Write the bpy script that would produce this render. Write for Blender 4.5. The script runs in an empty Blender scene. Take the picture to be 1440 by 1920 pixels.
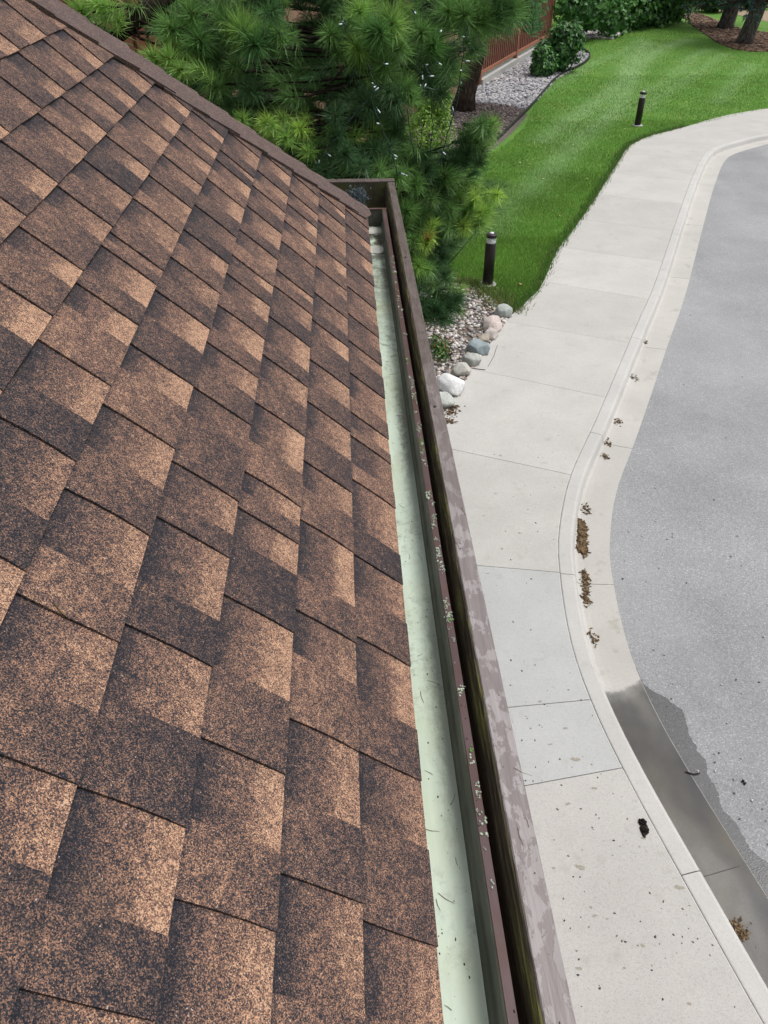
import bpy, bmesh, math, random
import numpy as np
from mathutils import Vector, Matrix
random.seed(7); rng = np.random.default_rng(7)
scene = bpy.context.scene
COL = scene.collection

# ---------------------------------------------------------------- camera
FPX, PITCH, YAW, ROLL = 1463.26, math.radians(38.391), math.radians(2.642), math.radians(0.112)
CAM_H = 5.9036
CAM = np.array([0., 0., CAM_H])
def cam_axes():
    cy, sy, cp, sp = math.cos(YAW), math.sin(YAW), math.cos(PITCH), math.sin(PITCH)
    fwd = np.array([sy*cp, cy*cp, -sp]); right = np.array([cy, -sy, 0.]); down = np.cross(fwd, right)
    cr, sr = math.cos(ROLL), math.sin(ROLL)
    return cr*right + sr*down, -sr*right + cr*down, fwd
AX_R, AX_D, AX_F = cam_axes()
cam_data = bpy.data.cameras.new('camera'); cam = bpy.data.objects.new('camera', cam_data); COL.objects.link(cam)
cam_data.sensor_fit = 'VERTICAL'; cam_data.sensor_height = 24.0; cam_data.sensor_width = 18.0
cam_data.lens = FPX/1920*24.0; cam_data.clip_start = 0.02; cam_data.clip_end = 2000
M = Matrix(((AX_R[0], -AX_D[0], -AX_F[0], 0), (AX_R[1], -AX_D[1], -AX_F[1], 0), (AX_R[2], -AX_D[2], -AX_F[2], CAM_H), (0, 0, 0, 1)))
cam.matrix_world = M
scene.camera = cam

# ---------------------------------------------------------------- sky, sun, exposure
SUN_EL, SUN_AZ = math.radians(64), math.radians(82)     # azimuth measured from +Y towards +X
world = bpy.data.worlds.new('World'); scene.world = world; world.use_nodes = True
wn = world.node_tree; wn.nodes.clear()
sky = wn.nodes.new('ShaderNodeTexSky'); sky.sky_type = 'NISHITA'; sky.sun_disc = False
sky.sun_elevation = SUN_EL; sky.sun_rotation = SUN_AZ
sky.air_density = 1.0; sky.dust_density = 5.0; sky.ozone_density = 1.0
hs = wn.nodes.new('ShaderNodeHueSaturation'); hs.inputs['Saturation'].default_value = 0.22
bg = wn.nodes.new('ShaderNodeBackground'); bg.inputs['Strength'].default_value = 0.135
wo = wn.nodes.new('ShaderNodeOutputWorld')
wn.links.new(sky.outputs[0], hs.inputs['Color']); wn.links.new(hs.outputs[0], bg.inputs[0]); wn.links.new(bg.outputs[0], wo.inputs[0])
sd = bpy.data.lights.new('sun', 'SUN'); sd.energy = 1.5; sd.angle = math.radians(26); sd.color = (1.0, 0.97, 0.93)
sun = bpy.data.objects.new('sun', sd); COL.objects.link(sun)
sdir = Vector((math.sin(SUN_AZ)*math.cos(SUN_EL), math.cos(SUN_AZ)*math.cos(SUN_EL), math.sin(SUN_EL)))
sun.rotation_euler = sdir.to_track_quat('Z', 'Y').to_euler()
sun.location = (10, -10, 30)
scene.view_settings.view_transform = 'Standard'; scene.view_settings.look = 'None'
scene.view_settings.exposure = 0.30; scene.view_settings.gamma = 1.0
scene.view_settings.use_curve_mapping = False
scene.render.engine = 'CYCLES'
scene.cycles.max_bounces = 6; scene.cycles.transparent_max_bounces = 12

# ---------------------------------------------------------------- measuring helpers (surveyed points -> metres)
def ray(px, py):
    return AX_R*((px-720)/FPX) + AX_D*((py-960)/FPX) + AX_F
def gp(px, py, z=0.0):
    v = ray(px, py); P = CAM + v*((z-CAM_H)/v[2]); return (float(P[0]), float(P[1]))
def at(px, py, Y):
    v = ray(px, py); return CAM + v*(Y/v[1])
def to_px(P):
    P = np.atleast_2d(P) - CAM
    d = P@AX_F; d = np.where(d < 1e-3, 1e-3, d)
    return np.stack([720 + FPX*(P@AX_R)/d, 960 + FPX*(P@AX_D)/d], 1), P@AX_F
def in_poly(pts, poly):
    pts = np.asarray(pts); x, y = pts[:, 0], pts[:, 1]; c = np.zeros(len(pts), bool); n = len(poly)
    for i in range(n):
        x1, y1 = poly[i]; x2, y2 = poly[(i+1) % n]
        if y1 == y2: continue
        k = ((y1 > y) != (y2 > y)) & (x < (x2-x1)*(y-y1)/(y2-y1) + x1); c ^= k
    return c
def in_view(P, m=60):
    q, d = to_px(P); return bool(np.any((d > 0.05) & (q[:, 0] > -m) & (q[:, 0] < 1440+m) & (q[:, 1] > -m) & (q[:, 1] < 1920+m)))

# ---------------------------------------------------------------- object helpers
def tag(o, label=None, cat=None, group=None, kind=None):
    if label: o['label'] = label
    if cat: o['category'] = cat
    if group: o['group'] = group
    if kind: o['kind'] = kind
    return o
def empty(name, loc, label=None, cat=None, group=None):
    o = bpy.data.objects.new(name, None); COL.objects.link(o); o.location = loc; o.empty_display_size = 0.2
    return tag(o, label, cat, group)
def root_loc(p):
    v = Vector((0, 0, 0))
    while p is not None:
        v = v + Vector(p.location); p = p.parent
    return v
def link(name, me, mat, parent=None, loc=None):
    o = bpy.data.objects.new(name, me); COL.objects.link(o)
    if mat is not None and len(me.materials) == 0:
        me.materials.append(mat)
    if parent is not None: o.parent = parent
    if loc is not None: o.location = loc
    return o
def mesh(name, verts, faces, mat, parent=None, smooth=False, attrs=None):
    """verts in world metres; stored relative to the parent."""
    v = np.asarray(verts, dtype=np.float64).reshape(-1, 3)
    base = np.array(root_loc(parent)) if parent is not None else np.zeros(3)
    me = bpy.data.meshes.new(name); me.from_pydata((v-base).tolist(), [], faces)
    if smooth: me.polygons.foreach_set('use_smooth', [True]*len(me.polygons))
    if attrs:
        for k, a in attrs.items():
            a = np.asarray(a, dtype=np.float32)
            if a.ndim == 1:
                at_ = me.attributes.new(k, 'FLOAT', 'POINT'); at_.data.foreach_set('value', a)
            else:
                at_ = me.attributes.new(k, 'FLOAT_COLOR', 'POINT'); at_.data.foreach_set('color', a.ravel())
    me.update()
    return link(name, me, mat, parent)
def fast_mesh(name, verts, tris, mat, parent=None, smooth=False, attrs=None):
    v = np.asarray(verts, dtype=np.float32).reshape(-1, 3); t = np.asarray(tris, dtype=np.int32).reshape(-1, 3)
    base = np.array(root_loc(parent), dtype=np.float32) if parent is not None else np.zeros(3, np.float32)
    me = bpy.data.meshes.new(name)
    me.vertices.add(len(v)); me.vertices.foreach_set('co', (v-base).ravel())
    me.loops.add(len(t)*3); me.loops.foreach_set('vertex_index', t.ravel())
    me.polygons.add(len(t)); me.polygons.foreach_set('loop_start', np.arange(0, len(t)*3, 3, dtype=np.int32))
    me.polygons.foreach_set('loop_total', np.full(len(t), 3, dtype=np.int32))
    if smooth: me.polygons.foreach_set('use_smooth', np.ones(len(t), dtype=bool))
    if attrs:
        for k, a in attrs.items():
            a = np.asarray(a, dtype=np.float32)
            if a.ndim == 1:
                at_ = me.attributes.new(k, 'FLOAT', 'POINT'); at_.data.foreach_set('value', a)
            else:
                at_ = me.attributes.new(k, 'FLOAT_COLOR', 'POINT'); at_.data.foreach_set('color', a.ravel())
    me.update(); me.validate()
    return link(name, me, mat, parent)
class MB:
    def __init__(s): s.v = []; s.f = []
    def add(s, v, f):
        b = len(s.v); s.v += [tuple(map(float, p)) for p in v]; s.f += [tuple(i+b for i in q) for q in f]
    def box(s, c, d, u=(1, 0, 0), w=(0, 1, 0)):
        c = np.array(c, float); u = np.array(u, float); w = np.array(w, float); u /= np.linalg.norm(u); w = w/np.linalg.norm(w); n = np.cross(u, w)
        P = [c + u*d[0]/2*i + w*d[1]/2*j + n*d[2]/2*k for k in (-1, 1) for j in (-1, 1) for i in (-1, 1)]
        s.add(P, [(0, 2, 3, 1), (4, 5, 7, 6), (0, 1, 5, 4), (2, 6, 7, 3), (0, 4, 6, 2), (1, 3, 7, 5)])
    def tube(s, pts, rad, n=6, cap=True):
        pts = [np.array(p, float) for p in pts]; m = len(pts)
        if not hasattr(rad, '__len__'): rad = [rad]*m
        rings = []
        for i, p in enumerate(pts):
            t = pts[min(i+1, m-1)] - pts[max(i-1, 0)]; t = t/(np.linalg.norm(t)+1e-9)
            a = np.cross(t, (0, 0, 1) if abs(t[2]) < .9 else (1, 0, 0)); a /= np.linalg.norm(a); b = np.cross(t, a)
            rings.append([p + rad[i]*(a*math.cos(2*math.pi*j/n) + b*math.sin(2*math.pi*j/n)) for j in range(n)])
        V = [q for r in rings for q in r]; F = []
        for i in range(m-1):
            for j in range(n):
                F.append((i*n+j, i*n+(j+1) % n, (i+1)*n+(j+1) % n, (i+1)*n+j))
        if cap: F.append(tuple(range(n))[::-1]); F.append(tuple((m-1)*n+j for j in range(n)))
        s.add(V, F)
    def lathe(s, c, prof, n=20):
        c = np.array(c, float); V = []; F = []
        for r, z in prof:
            for j in range(n):
                V.append(c + np.array([r*math.cos(2*math.pi*j/n), r*math.sin(2*math.pi*j/n), z]))
        m = len(prof)
        for i in range(m-1):
            for j in range(n): F.append((i*n+j, i*n+(j+1) % n, (i+1)*n+(j+1) % n, (i+1)*n+j))
        F.append(tuple(range(n))[::-1]); F.append(tuple((m-1)*n+j for j in range(n)))
        s.add(V, F)
    def build(s, name, mat, parent=None, smooth=False): return mesh(name, s.v, s.f, mat, parent, smooth)

# ---------------------------------------------------------------- material helpers
class NT:
    def __init__(s, name):
        s.m = bpy.data.materials.new(name); s.m.use_nodes = True; s.t = s.m.node_tree; s.t.nodes.clear()
        s.out = s.n('ShaderNodeOutputMaterial'); s.b = s.n('ShaderNodeBsdfPrincipled'); s.l(s.b.outputs[0], s.out.inputs[0])
        s.geo = s.n('ShaderNodeNewGeometry'); s.pos = s.geo.outputs['Position']
    def n(s, t): return s.t.nodes.new(t)
    def l(s, a, b): s.t.links.new(a, b)
    def setv(s, sock, v):
        if hasattr(v, 'is_output') or isinstance(v, bpy.types.NodeSocket): s.l(v, sock)
        elif isinstance(v, (tuple, list)): sock.default_value = (*v, 1.0) if len(v) == 3 and len(sock.default_value) == 4 else v
        else: sock.default_value = v
    def noise(s, scale, detail=4, rough=.55, vec=None, sep=None, dist=0.0):
        k = s.n('ShaderNodeTexNoise'); k.inputs['Scale'].default_value = scale; k.inputs['Detail'].default_value = detail
        k.inputs['Roughness'].default_value = rough; k.inputs['Distortion'].default_value = dist
        v = vec or s.pos
        if sep: v = s.scale(v, sep)
        s.l(v, k.inputs['Vector']); return k.outputs['Fac']
    def scale(s, v, xyz):
        k = s.n('ShaderNodeVectorMath'); k.operation = 'MULTIPLY'; s.l(v, k.inputs[0]); k.inputs[1].default_value = xyz; return k.outputs[0]
    def vor(s, scale, feat='F1', vec=None, rnd=1.0):
        k = s.n('ShaderNodeTexVoronoi'); k.feature = feat; k.inputs['Scale'].default_value = scale; k.inputs['Randomness'].default_value = rnd
        s.l(vec or s.pos, k.inputs['Vector']); return k
    def math(s, op, a, b=None, clamp=False):
        k = s.n('ShaderNodeMath'); k.operation = op; k.use_clamp = clamp; s.setv(k.inputs[0], a)
        if b is not None: s.setv(k.inputs[1], b)
        return k.outputs[0]
    def ramp(s, fac, stops, interp='LINEAR'):
        k = s.n('ShaderNodeValToRGB'); k.color_ramp.interpolation = interp; e = k.color_ramp.elements
        while len(e) < len(stops): e.new(.5)
        for i, (p, c) in enumerate(stops):
            e[i].position = p; e[i].color = (*c, 1) if hasattr(c, '__len__') else (c, c, c, 1)
        s.l(fac, k.inputs[0]); return k.outputs[0]
    def mix(s, fac, a, b, mode='MIX'):
        k = s.n('ShaderNodeMix'); k.data_type = 'RGBA'; k.blend_type = mode
        s.setv(k.inputs[0], fac); s.setv(k.inputs[6], a); s.setv(k.inputs[7], b); return k.outputs[2]
    def attr(s, name, out='Color'):
        k = s.n('ShaderNodeAttribute'); k.attribute_name = name; return k.outputs[out]
    def sep(s, v):
        k = s.n('ShaderNodeSeparateXYZ'); s.l(v, k.inputs[0]); return k.outputs
    def objrand(s): return s.n('ShaderNodeObjectInfo').outputs['Random']
    def bump(s, h, strength=.3, dist=.01):
        k = s.n('ShaderNodeBump'); k.inputs['Strength'].default_value = strength; k.inputs['Distance'].default_value = dist
        s.l(h, k.inputs['Height']); s.l(k.outputs[0], s.b.inputs['Normal'])
    def col(s, c): s.setv(s.b.inputs['Base Color'], c)
    def rough(s, r): s.setv(s.b.inputs['Roughness'], r)
    def spec(s, r): s.b.inputs['Specular IOR Level'].default_value = r

def mat_plain(name, col, rough=.6, var=.25, scale=20, spec=.3, metal=0):
    t = NT(name); n = t.noise(scale, 5)
    lo = tuple(c*(1-var) for c in col); hi = tuple(min(1, c*(1+var)) for c in col)
    t.col(t.ramp(n, [(.3, lo), (.7, hi)])); t.rough(rough); t.spec(spec); t.b.inputs['Metallic'].default_value = metal
    t.bump(n, .15, .005); return t.m

def mat_shingle(name='asphalt_shingle', cap=False):
    t = NT(name)
    tone = t.attr('tone', 'Fac') if not cap else None
    v1 = t.vor(740); r1 = t.sep(v1.outputs['Color'])[0]
    v2 = t.vor(170); r2 = t.sep(v2.outputs['Color'])[1]
    big = t.noise(18, 3); fine = t.noise(60, 4)
    jag = t.math('MULTIPLY', t.math('SUBTRACT', fine, .5), .55)
    rnd = t.math('ADD', t.math('MULTIPLY', t.math('SUBTRACT', r1, .5), .78), t.math('MULTIPLY', t.math('SUBTRACT', r2, .5), .16))
    if cap: base = t.math('ADD', .40, t.math('MULTIPLY', t.math('SUBTRACT', big, .5), .3))
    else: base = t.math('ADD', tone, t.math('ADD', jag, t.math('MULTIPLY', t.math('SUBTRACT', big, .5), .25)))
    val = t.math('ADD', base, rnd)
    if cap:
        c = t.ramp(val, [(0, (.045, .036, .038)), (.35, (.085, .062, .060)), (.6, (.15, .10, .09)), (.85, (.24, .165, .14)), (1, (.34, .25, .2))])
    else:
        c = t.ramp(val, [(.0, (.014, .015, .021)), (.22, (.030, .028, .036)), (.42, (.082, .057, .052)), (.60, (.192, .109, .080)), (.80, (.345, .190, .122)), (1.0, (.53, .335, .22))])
    # a little dark algae staining and odd pale mineral grains
    st = t.ramp(t.noise(7, 5, .7), [(.56, 0), (.72, 1)])
    c = t.mix(t.math('MULTIPLY', st, .28), c, (.028, .028, .028))
    wh = t.ramp(r1, [(.985, 0), (.99, 1)])
    c = t.mix(t.math('MULTIPLY', wh, t.ramp(r2, [(.88, 0), (.92, .6)])), c, (.55, .53, .5))
    t.col(c); t.rough(.85); t.spec(.25)
    t.bump(v1.outputs['Distance'], .55, .002)
    return t.m
MAT = {}
MAT['shingle'] = mat_shingle(); MAT['cap'] = mat_shingle('hip_cap_shingle', True)
MAT['felt'] = mat_plain('roof_felt', (.02, .02, .022), .9)

def mat_concrete(name, base=(.468, .456, .434), speck=.5, stain=.35, objvar=.1):
    t = NT(name)
    n1 = t.noise(1.3, 5, .6); n2 = t.noise(9, 5, .65); v = t.vor(140); r = t.sep(v.outputs['Color'])[0]
    c = t.ramp(n1, [(.25, tuple(k*.90 for k in base)), (.75, tuple(k*1.06 for k in base))])
    c = t.mix(t.math('MULTIPLY', t.ramp(n2, [(.55, 0), (.8, 1)]), .22), c, tuple(k*.72 for k in base))
    sp = t.ramp(r, [(0, .62), (.2, .9), (.8, 1.0), (1, 1.14)])
    c = t.mix(speck, c, t.mix(1.0, c, sp, 'MULTIPLY'))
    st = t.ramp(t.noise(4.2, 5, .6), [(.60, 0), (.70, 1)])
    c = t.mix(t.math('MULTIPLY', st, stain), c, tuple(k*x for k, x in zip(base, (.66, .64, .58))))
    orr = t.objrand()
    c = t.mix(1.0, c, t.ramp(orr, [(0, 1-objvar), (1, 1.0)]), 'MULTIPLY')
    t.col(c); t.rough(.85); t.spec(.25); t.bump(t.math('ADD', n2, t.math('MULTIPLY', r, .35)), .25, .004)
    return t.m
MAT['walk'] = mat_concrete('sidewalk_concrete')
MAT['walk_grey'] = mat_concrete('sidewalk_concrete_grey', (.425, .432, .427), .4, .3)
MAT['kerb'] = mat_concrete('kerb_concrete', (.475, .468, .452), .3, .3, .06)
MAT['pan'] = mat_concrete('gutter_pan_concrete', (.465, .452, .424), .35, .5, .06)

def mat_asphalt(name, wet=False):
    t = NT(name)
    v = t.vor(95); r = t.sep(v.outputs['Color'])[0]; n = t.noise(.7, 5, .6); n2 = t.noise(5, 4)
    k = .34 if wet else 1
    lo, mi, hi = (.20*k, .204*k, .212*k), (.262*k, .267*k, .275*k), (.40*k, .404*k, .41*k)
    c = t.ramp(r, [(0, lo), (.5, mi), (.9, tuple(x*1.15 for x in mi)), (1, hi)])
    c = t.mix(1.0, c, t.ramp(n, [(.3, .84), (.7, 1.10)]), 'MULTIPLY')
    c = t.mix(t.math('MULTIPLY', t.ramp(t.noise(.35, 3, .5, sep=(1, .35, 1)), [(.5, 0), (.62, 1)]), .18), c, hi)
    c = t.mix(t.math('MULTIPLY', t.ramp(n2, [(.6, 0), (.75, 1)]), .12), c, lo)
    t.col(c); t.rough(.3 if wet else .9); t.spec(.4 if wet else .25); t.bump(v.outputs['Distance'], .3, .005)
    return t.m
MAT['asphalt'] = mat_asphalt('asphalt'); MAT['wet'] = mat_asphalt('wet_asphalt', True)

def mat_lawn(name, far=False):
    t = NT(name)
    n = t.noise(1.1, 4, .6); n2 = t.noise(14, 5, .7); n3 = t.noise(110, 3, .7)
    c = t.ramp(n2, [(.3, (.06, .16, .026)), (.7, (.13, .29, .048))])
    c = t.mix(t.math('MULTIPLY', t.ramp(n, [(.42, 0), (.66, 1)]), .6), c, (.17, .27, .055))
    if not far:
        m = t.attr('mow', 'Fac'); c = t.mix(t.math('MULTIPLY', m, .55), c, (.28, .42, .20))
    c = t.mix(1.0, c, t.ramp(n3, [(.25, .55), (.75, 1.35)]), 'MULTIPLY')
    t.col(c); t.rough(.8); t.spec(.15); t.bump(n3, .6, .03); return t.m
MAT['lawn'] = mat_lawn('lawn_turf'); MAT['lawn_far'] = mat_lawn('far_turf', True)
def mat_soil(name, a, b, scale=30):
    t = NT(name); n = t.noise(scale, 6, .7); c = t.ramp(n, [(.3, a), (.7, b)]); t.col(c); t.rough(.95); t.spec(.1); t.bump(n, .6, .03); return t.m
MAT['soil'] = mat_soil('bed_soil', (.07, .06, .052), (.2, .175, .155), 40)
MAT['mulch'] = mat_soil('needle_mulch', (.075, .045, .03), (.19, .115, .075), 22)
MAT['tan'] = mat_soil('dry_verge', (.22, .17, .12), (.36, .29, .21), 9)
def mat_vc(name, rough=.7, transl=0.0, spec=.25, var=.2, scale=40):
    """colour from a per-piece attribute"""
    t = NT(name); c = t.attr('tint'); n = t.noise(scale, 3)
    c = t.mix(1.0, c, t.ramp(n, [(.25, 1-var), (.75, 1+var)]), 'MULTIPLY')
    t.col(c); t.rough(rough); t.spec(spec)
    if transl:
        tr = t.n('ShaderNodeBsdfTranslucent'); t.setv(tr.inputs[0], c); mx = t.n('ShaderNodeMixShader'); mx.inputs[0].default_value = transl
        t.l(t.b.outputs[0], mx.inputs[1]); t.l(tr.outputs[0], mx.inputs[2]); t.l(mx.outputs[0], t.out.inputs[0])
    return t.m
MAT['needle'] = mat_vc('pine_needles', .42, .32, .45); MAT['leaf'] = mat_vc('leaves', .45, .25, .35)
MAT['blade'] = mat_vc('grass_blades', .6, .25, .2); MAT['stone'] = mat_vc('river_rock', .8, 0, .25, .25, 30)
MAT['litter'] = mat_vc('litter', .9, 0, .1)
def mat_bark(name, a, b):
    t = NT(name); n = t.noise(9, 6, .7, sep=(1, 1, .25)); v = t.vor(14, vec=t.scale(t.pos, (1, 1, .3)))
    c = t.ramp(n, [(.3, a), (.7, b)]); c = t.mix(1.0, c, t.ramp(v.outputs['Distance'], [(.1, 1.15), (.6, .55)]), 'MULTIPLY')
    t.col(c); t.rough(.95); t.spec(.1); t.bump(t.math('ADD', n, v.outputs['Distance']), .9, .05); return t.m
MAT['bark'] = mat_bark('bark', (.035, .026, .02), (.12, .09, .07)); MAT['bark_grey'] = mat_bark('grey_bark', (.06, .055, .05), (.2, .18, .165))
MAT['bark_dark'] = mat_bark('dark_pine_bark', (.014, .011, .009), (.05, .037, .028)); MAT['twig'] = mat_plain('twig_bark', (.13, .085, .045), .8, .3, 60)
MAT['red_wood'] = mat_plain('red_brown_stain', (.175, .07, .048), .7, .25, 12)
MAT['red_wood_pale'] = mat_plain('weathered_red_rail', (.30, .125, .08), .7, .25, 12)
MAT['bollard'] = mat_plain('bollard_paint', (.022, .018, .017), .45, .15, 30)
MAT['alu'] = mat_plain('lamp_reflector', (.75, .77, .78), .25, .08, 30, .5, .3)
MAT['footing'] = mat_concrete('footing_concrete', (.42, .42, .40))
MAT['edging'] = mat_plain('edging_plastic', (.02, .022, .02), .6)

# ---------------------------------------------------------------- curve helpers
def catmull(P, step=.1):
    P = [np.array(p, float) for p in P]; P = [2*P[0]-P[1]] + P + [2*P[-1]-P[-2]]; out = []
    for i in range(1, len(P)-2):
        n = max(2, int(np.linalg.norm(P[i+1]-P[i])/step))
        for k in range(n):
            t = k/n; a, b, c, d = P[i-1], P[i], P[i+1], P[i+2]
            out.append(.5*((2*b) + (c-a)*t + (2*a-5*b+4*c-d)*t*t + (3*b-a-3*c+d)*t**3))
    out.append(P[-2]); return np.array(out)
def arclen(C): return np.concatenate([[0], np.cumsum(np.linalg.norm(np.diff(C, axis=0), axis=1))])
def samp(C, S, s):
    return np.array([np.interp(s, S, C[:, i]) for i in range(C.shape[1])])
def tangent(C, S, s):
    d = samp(C, S, s+.15) - samp(C, S, s-.15); return d/np.linalg.norm(d)
def flat_poly(name, pts, z, mat, parent=None):
    me = mesh(name, [(p[0], p[1], z) for p in pts], [tuple(range(len(pts)))], mat, parent)
    if me.data.polygons[0].normal.z < 0: me.data.flip_normals()
    return me

# ================================================================ GROUND
RIGHT = catmull([(3.6, -3), (3.2, -1), (2.86, .7), (2.6, 1.9), (2.44, 2.7), (2.24, 3.75), (2.14, 4.55), (2.13, 5.3), (2.24, 6.25), (2.40, 7.0), (2.80, 8.1), (3.54, 9.55), (4.88, 12.25), (5.93, 14.35), (7.76, 18.3), (9.32, 21.6), (10.6, 23.95), (11.9, 25.1), (13.3, 25.95), (17, 27.6), (24, 29.2), (45, 31)])
RS = arclen(RIGHT)
LEFT = catmull([(1.5, -3), (1.1, -1), (.75, .9), (.45, 2.7), (.25, 4.5), (.3, 6.0), (.55, 7.6), (.95, 9.05), (1.62, 10.38), (2.16, 11.59), (2.9, 13.0), (3.62, 14.17), (4.47, 16.25), (5.69, 18.71), (7.25, 22.04), (8.70, 24.97), (10.76, 26.78), (14.87, 29.5), (24, 32), (45, 34)])
def offset(C, d):
    t = np.gradient(C, axis=0); t /= np.linalg.norm(t, axis=1)[:, None]; return C + np.stack([t[:, 1], -t[:, 0]], 1)*d
KERB_W, FACE_W, PAN_W = .165, .215, .60
PANO = offset(RIGHT, PAN_W-.06)

g = flat_poly('ground', [(-300, -300), (300, -300), (300, 400), (-300, 400)], -.30, MAT['lawn_far']); tag(g, kind='structure')
road = flat_poly('road', [tuple(p) for p in PANO[::3]] + [(45, -3)], -.114, MAT['asphalt']); tag(road, kind='structure')

# lawn sheet (runs under the sidewalk), gridded so that mowing marks can be stored on it
SW = offset(RIGHT, -.12)
bm = bmesh.new()
pts = [(p[0], p[1]) for p in SW[::3]] + [(60, 34), (60, 90), (-60, 90), (-60, -3)]
f = bm.faces.new([bm.verts.new((x, y, -.025)) for x, y in pts])
def cut(lo, hi, st, ax):
    k = lo
    while k <= hi:
        no = (1, 0, 0) if ax == 0 else (0, 1, 0); co = (k, 0, 0) if ax == 0 else (0, k, 0)
        bmesh.ops.bisect_plane(bm, geom=bm.verts[:]+bm.edges[:]+bm.faces[:], dist=1e-4, plane_co=co, plane_no=no); k += st
cut(1.0, 26.0, .3, 0); cut(11.6, 56.0, .4, 1)
me = bpy.data.meshes.new('lawn'); bm.to_mesh(me); bm.free()
STREAK = [[(985, 360), (1040, 308), (1098, 250), (1152, 208), (1177, 162), (1194, 125), (1236, 92), (1290, 74)],
          [(1020, 262), (1073, 221), (1132, 183), (1173, 146), (1182, 118), (1215, 79)],
          [(1205, 205), (1240, 178), (1290, 148), (1332, 118), (1358, 100)], [(1215, 170), (1265, 140), (1300, 106), (1330, 92)],
          [(1010, 170), (1060, 150), (1105, 120), (1165, 98), (1205, 72)], [(1345, 190), (1380, 150), (1410, 120)], [(930, 430), (970, 370), (1010, 330)]]
STREAK = [catmull([gp(*p) for p in s], .3) for s in STREAK]
def mow_at(P):
    P = np.asarray(P)[:, :2]; out = np.zeros(len(P))
    for i, s in enumerate(STREAK):
        d = np.full(len(P), 99.)
        for q in s: d = np.minimum(d, np.hypot(P[:, 0]-q[0], P[:, 1]-q[1]))
        w = .42 if i < 2 else .32
        out = np.maximum(out, np.exp(-(d/w)**2)*(1 if i < 2 else .65))
    return out
co = np.zeros(len(me.vertices)*3); me.vertices.foreach_get('co', co); co = co.reshape(-1, 3)
a_ = me.attributes.new('mow', 'FLOAT', 'POINT'); a_.data.foreach_set('value', mow_at(co).astype(np.float32))
if me.polygons[0].normal.z < 0: me.flip_normals()
lawn = link('lawn', me, MAT['lawn']); tag(lawn, kind='structure')

# sidewalk slabs
walk = empty('sidewalk', (1.5, 6, 0)); tag(walk, kind='structure')
def hit_left(P, d):
    best = None
    for i in range(len(LEFT)-1):
        a, b = LEFT[i], LEFT[i+1]; e = b-a; den = d[0]*e[1]-d[1]*e[0]
        if abs(den) < 1e-9: continue
        t = ((a[0]-P[0])*e[1]-(a[1]-P[1])*e[0])/den; u = ((a[0]-P[0])*d[1]-(a[1]-P[1])*d[0])/den
        if 0 <= u <= 1 and t > .3 and (best is None or t < best[0]): best = (t, a+e*u)
    return best[1] if best is not None else None
def s_at_y(y): return float(np.interp(y, RIGHT[:, 1], RS))
joint_s = [s_at_y(y) for y in (-2.6, -.6, 1.25, 3.80, 4.53, 6.27, 8.10, 10.04, 11.8, 13.55, 15.4, 17.2, 19.1, 21.0, 22.9)]
s = joint_s[-1]
while s < RS[-1]-4 and len(joint_s) < 26: s += 1.9; joint_s.append(s)
joints = []
for s in joint_s:
    P = samp(RIGHT, RS, s); t = tangent(RIGHT, RS, s); n_ = np.array([-t[1], t[0]])
    q = hit_left(P, n_)
    if q is not None: joints.append((s, P, q))
LS = arclen(LEFT)
def left_s(q): return LS[np.argmin(np.hypot(LEFT[:, 0]-q[0], LEFT[:, 1]-q[1]))]
for i in range(len(joints)-1):
    jw = .0036 if joints[i][1][1] < 9 else .0022
    s0, s1 = joints[i][0]+jw, joints[i+1][0]-jw; l0, l1 = left_s(joints[i][2])+jw, left_s(joints[i+1][2])-jw
    n = 7; V = []; F = []
    e = .012
    for k in range(n+1):
        a = samp(RIGHT, RS, s0+(s1-s0)*k/n); b = samp(LEFT, LS, l0+(l1-l0)*k/n); u = (b-a)/np.linalg.norm(b-a)
        a = a + u*.003; dz = random.uniform(-.001, .001)
        wob = random.uniform(-.02, .015) if 2 < i else 0
        b = b + u*wob
        for p, z in ((a, -.1), (a, -.006), (a+u*e, 0), (b-u*e, 0), (b, -.006), (b, -.1)): V.append((p[0], p[1], z))
    for k in range(n):
        for j in range(5): F.append((k*6+j, k*6+j+1, (k+1)*6+j+1, (k+1)*6+j))
    F.append((0, 1, 2, 3, 4, 5)[::-1]); F.append(tuple(n*6+j for j in range(6)))
    o = mesh('slab', V, F, MAT['walk_grey'] if i in (2, 3) else MAT['walk'], walk)
    bmx = bmesh.new(); bmx.from_mesh(o.data); bmesh.ops.recalc_face_normals(bmx, faces=bmx.faces); bmx.to_mesh(o.data); bmx.free()

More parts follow.
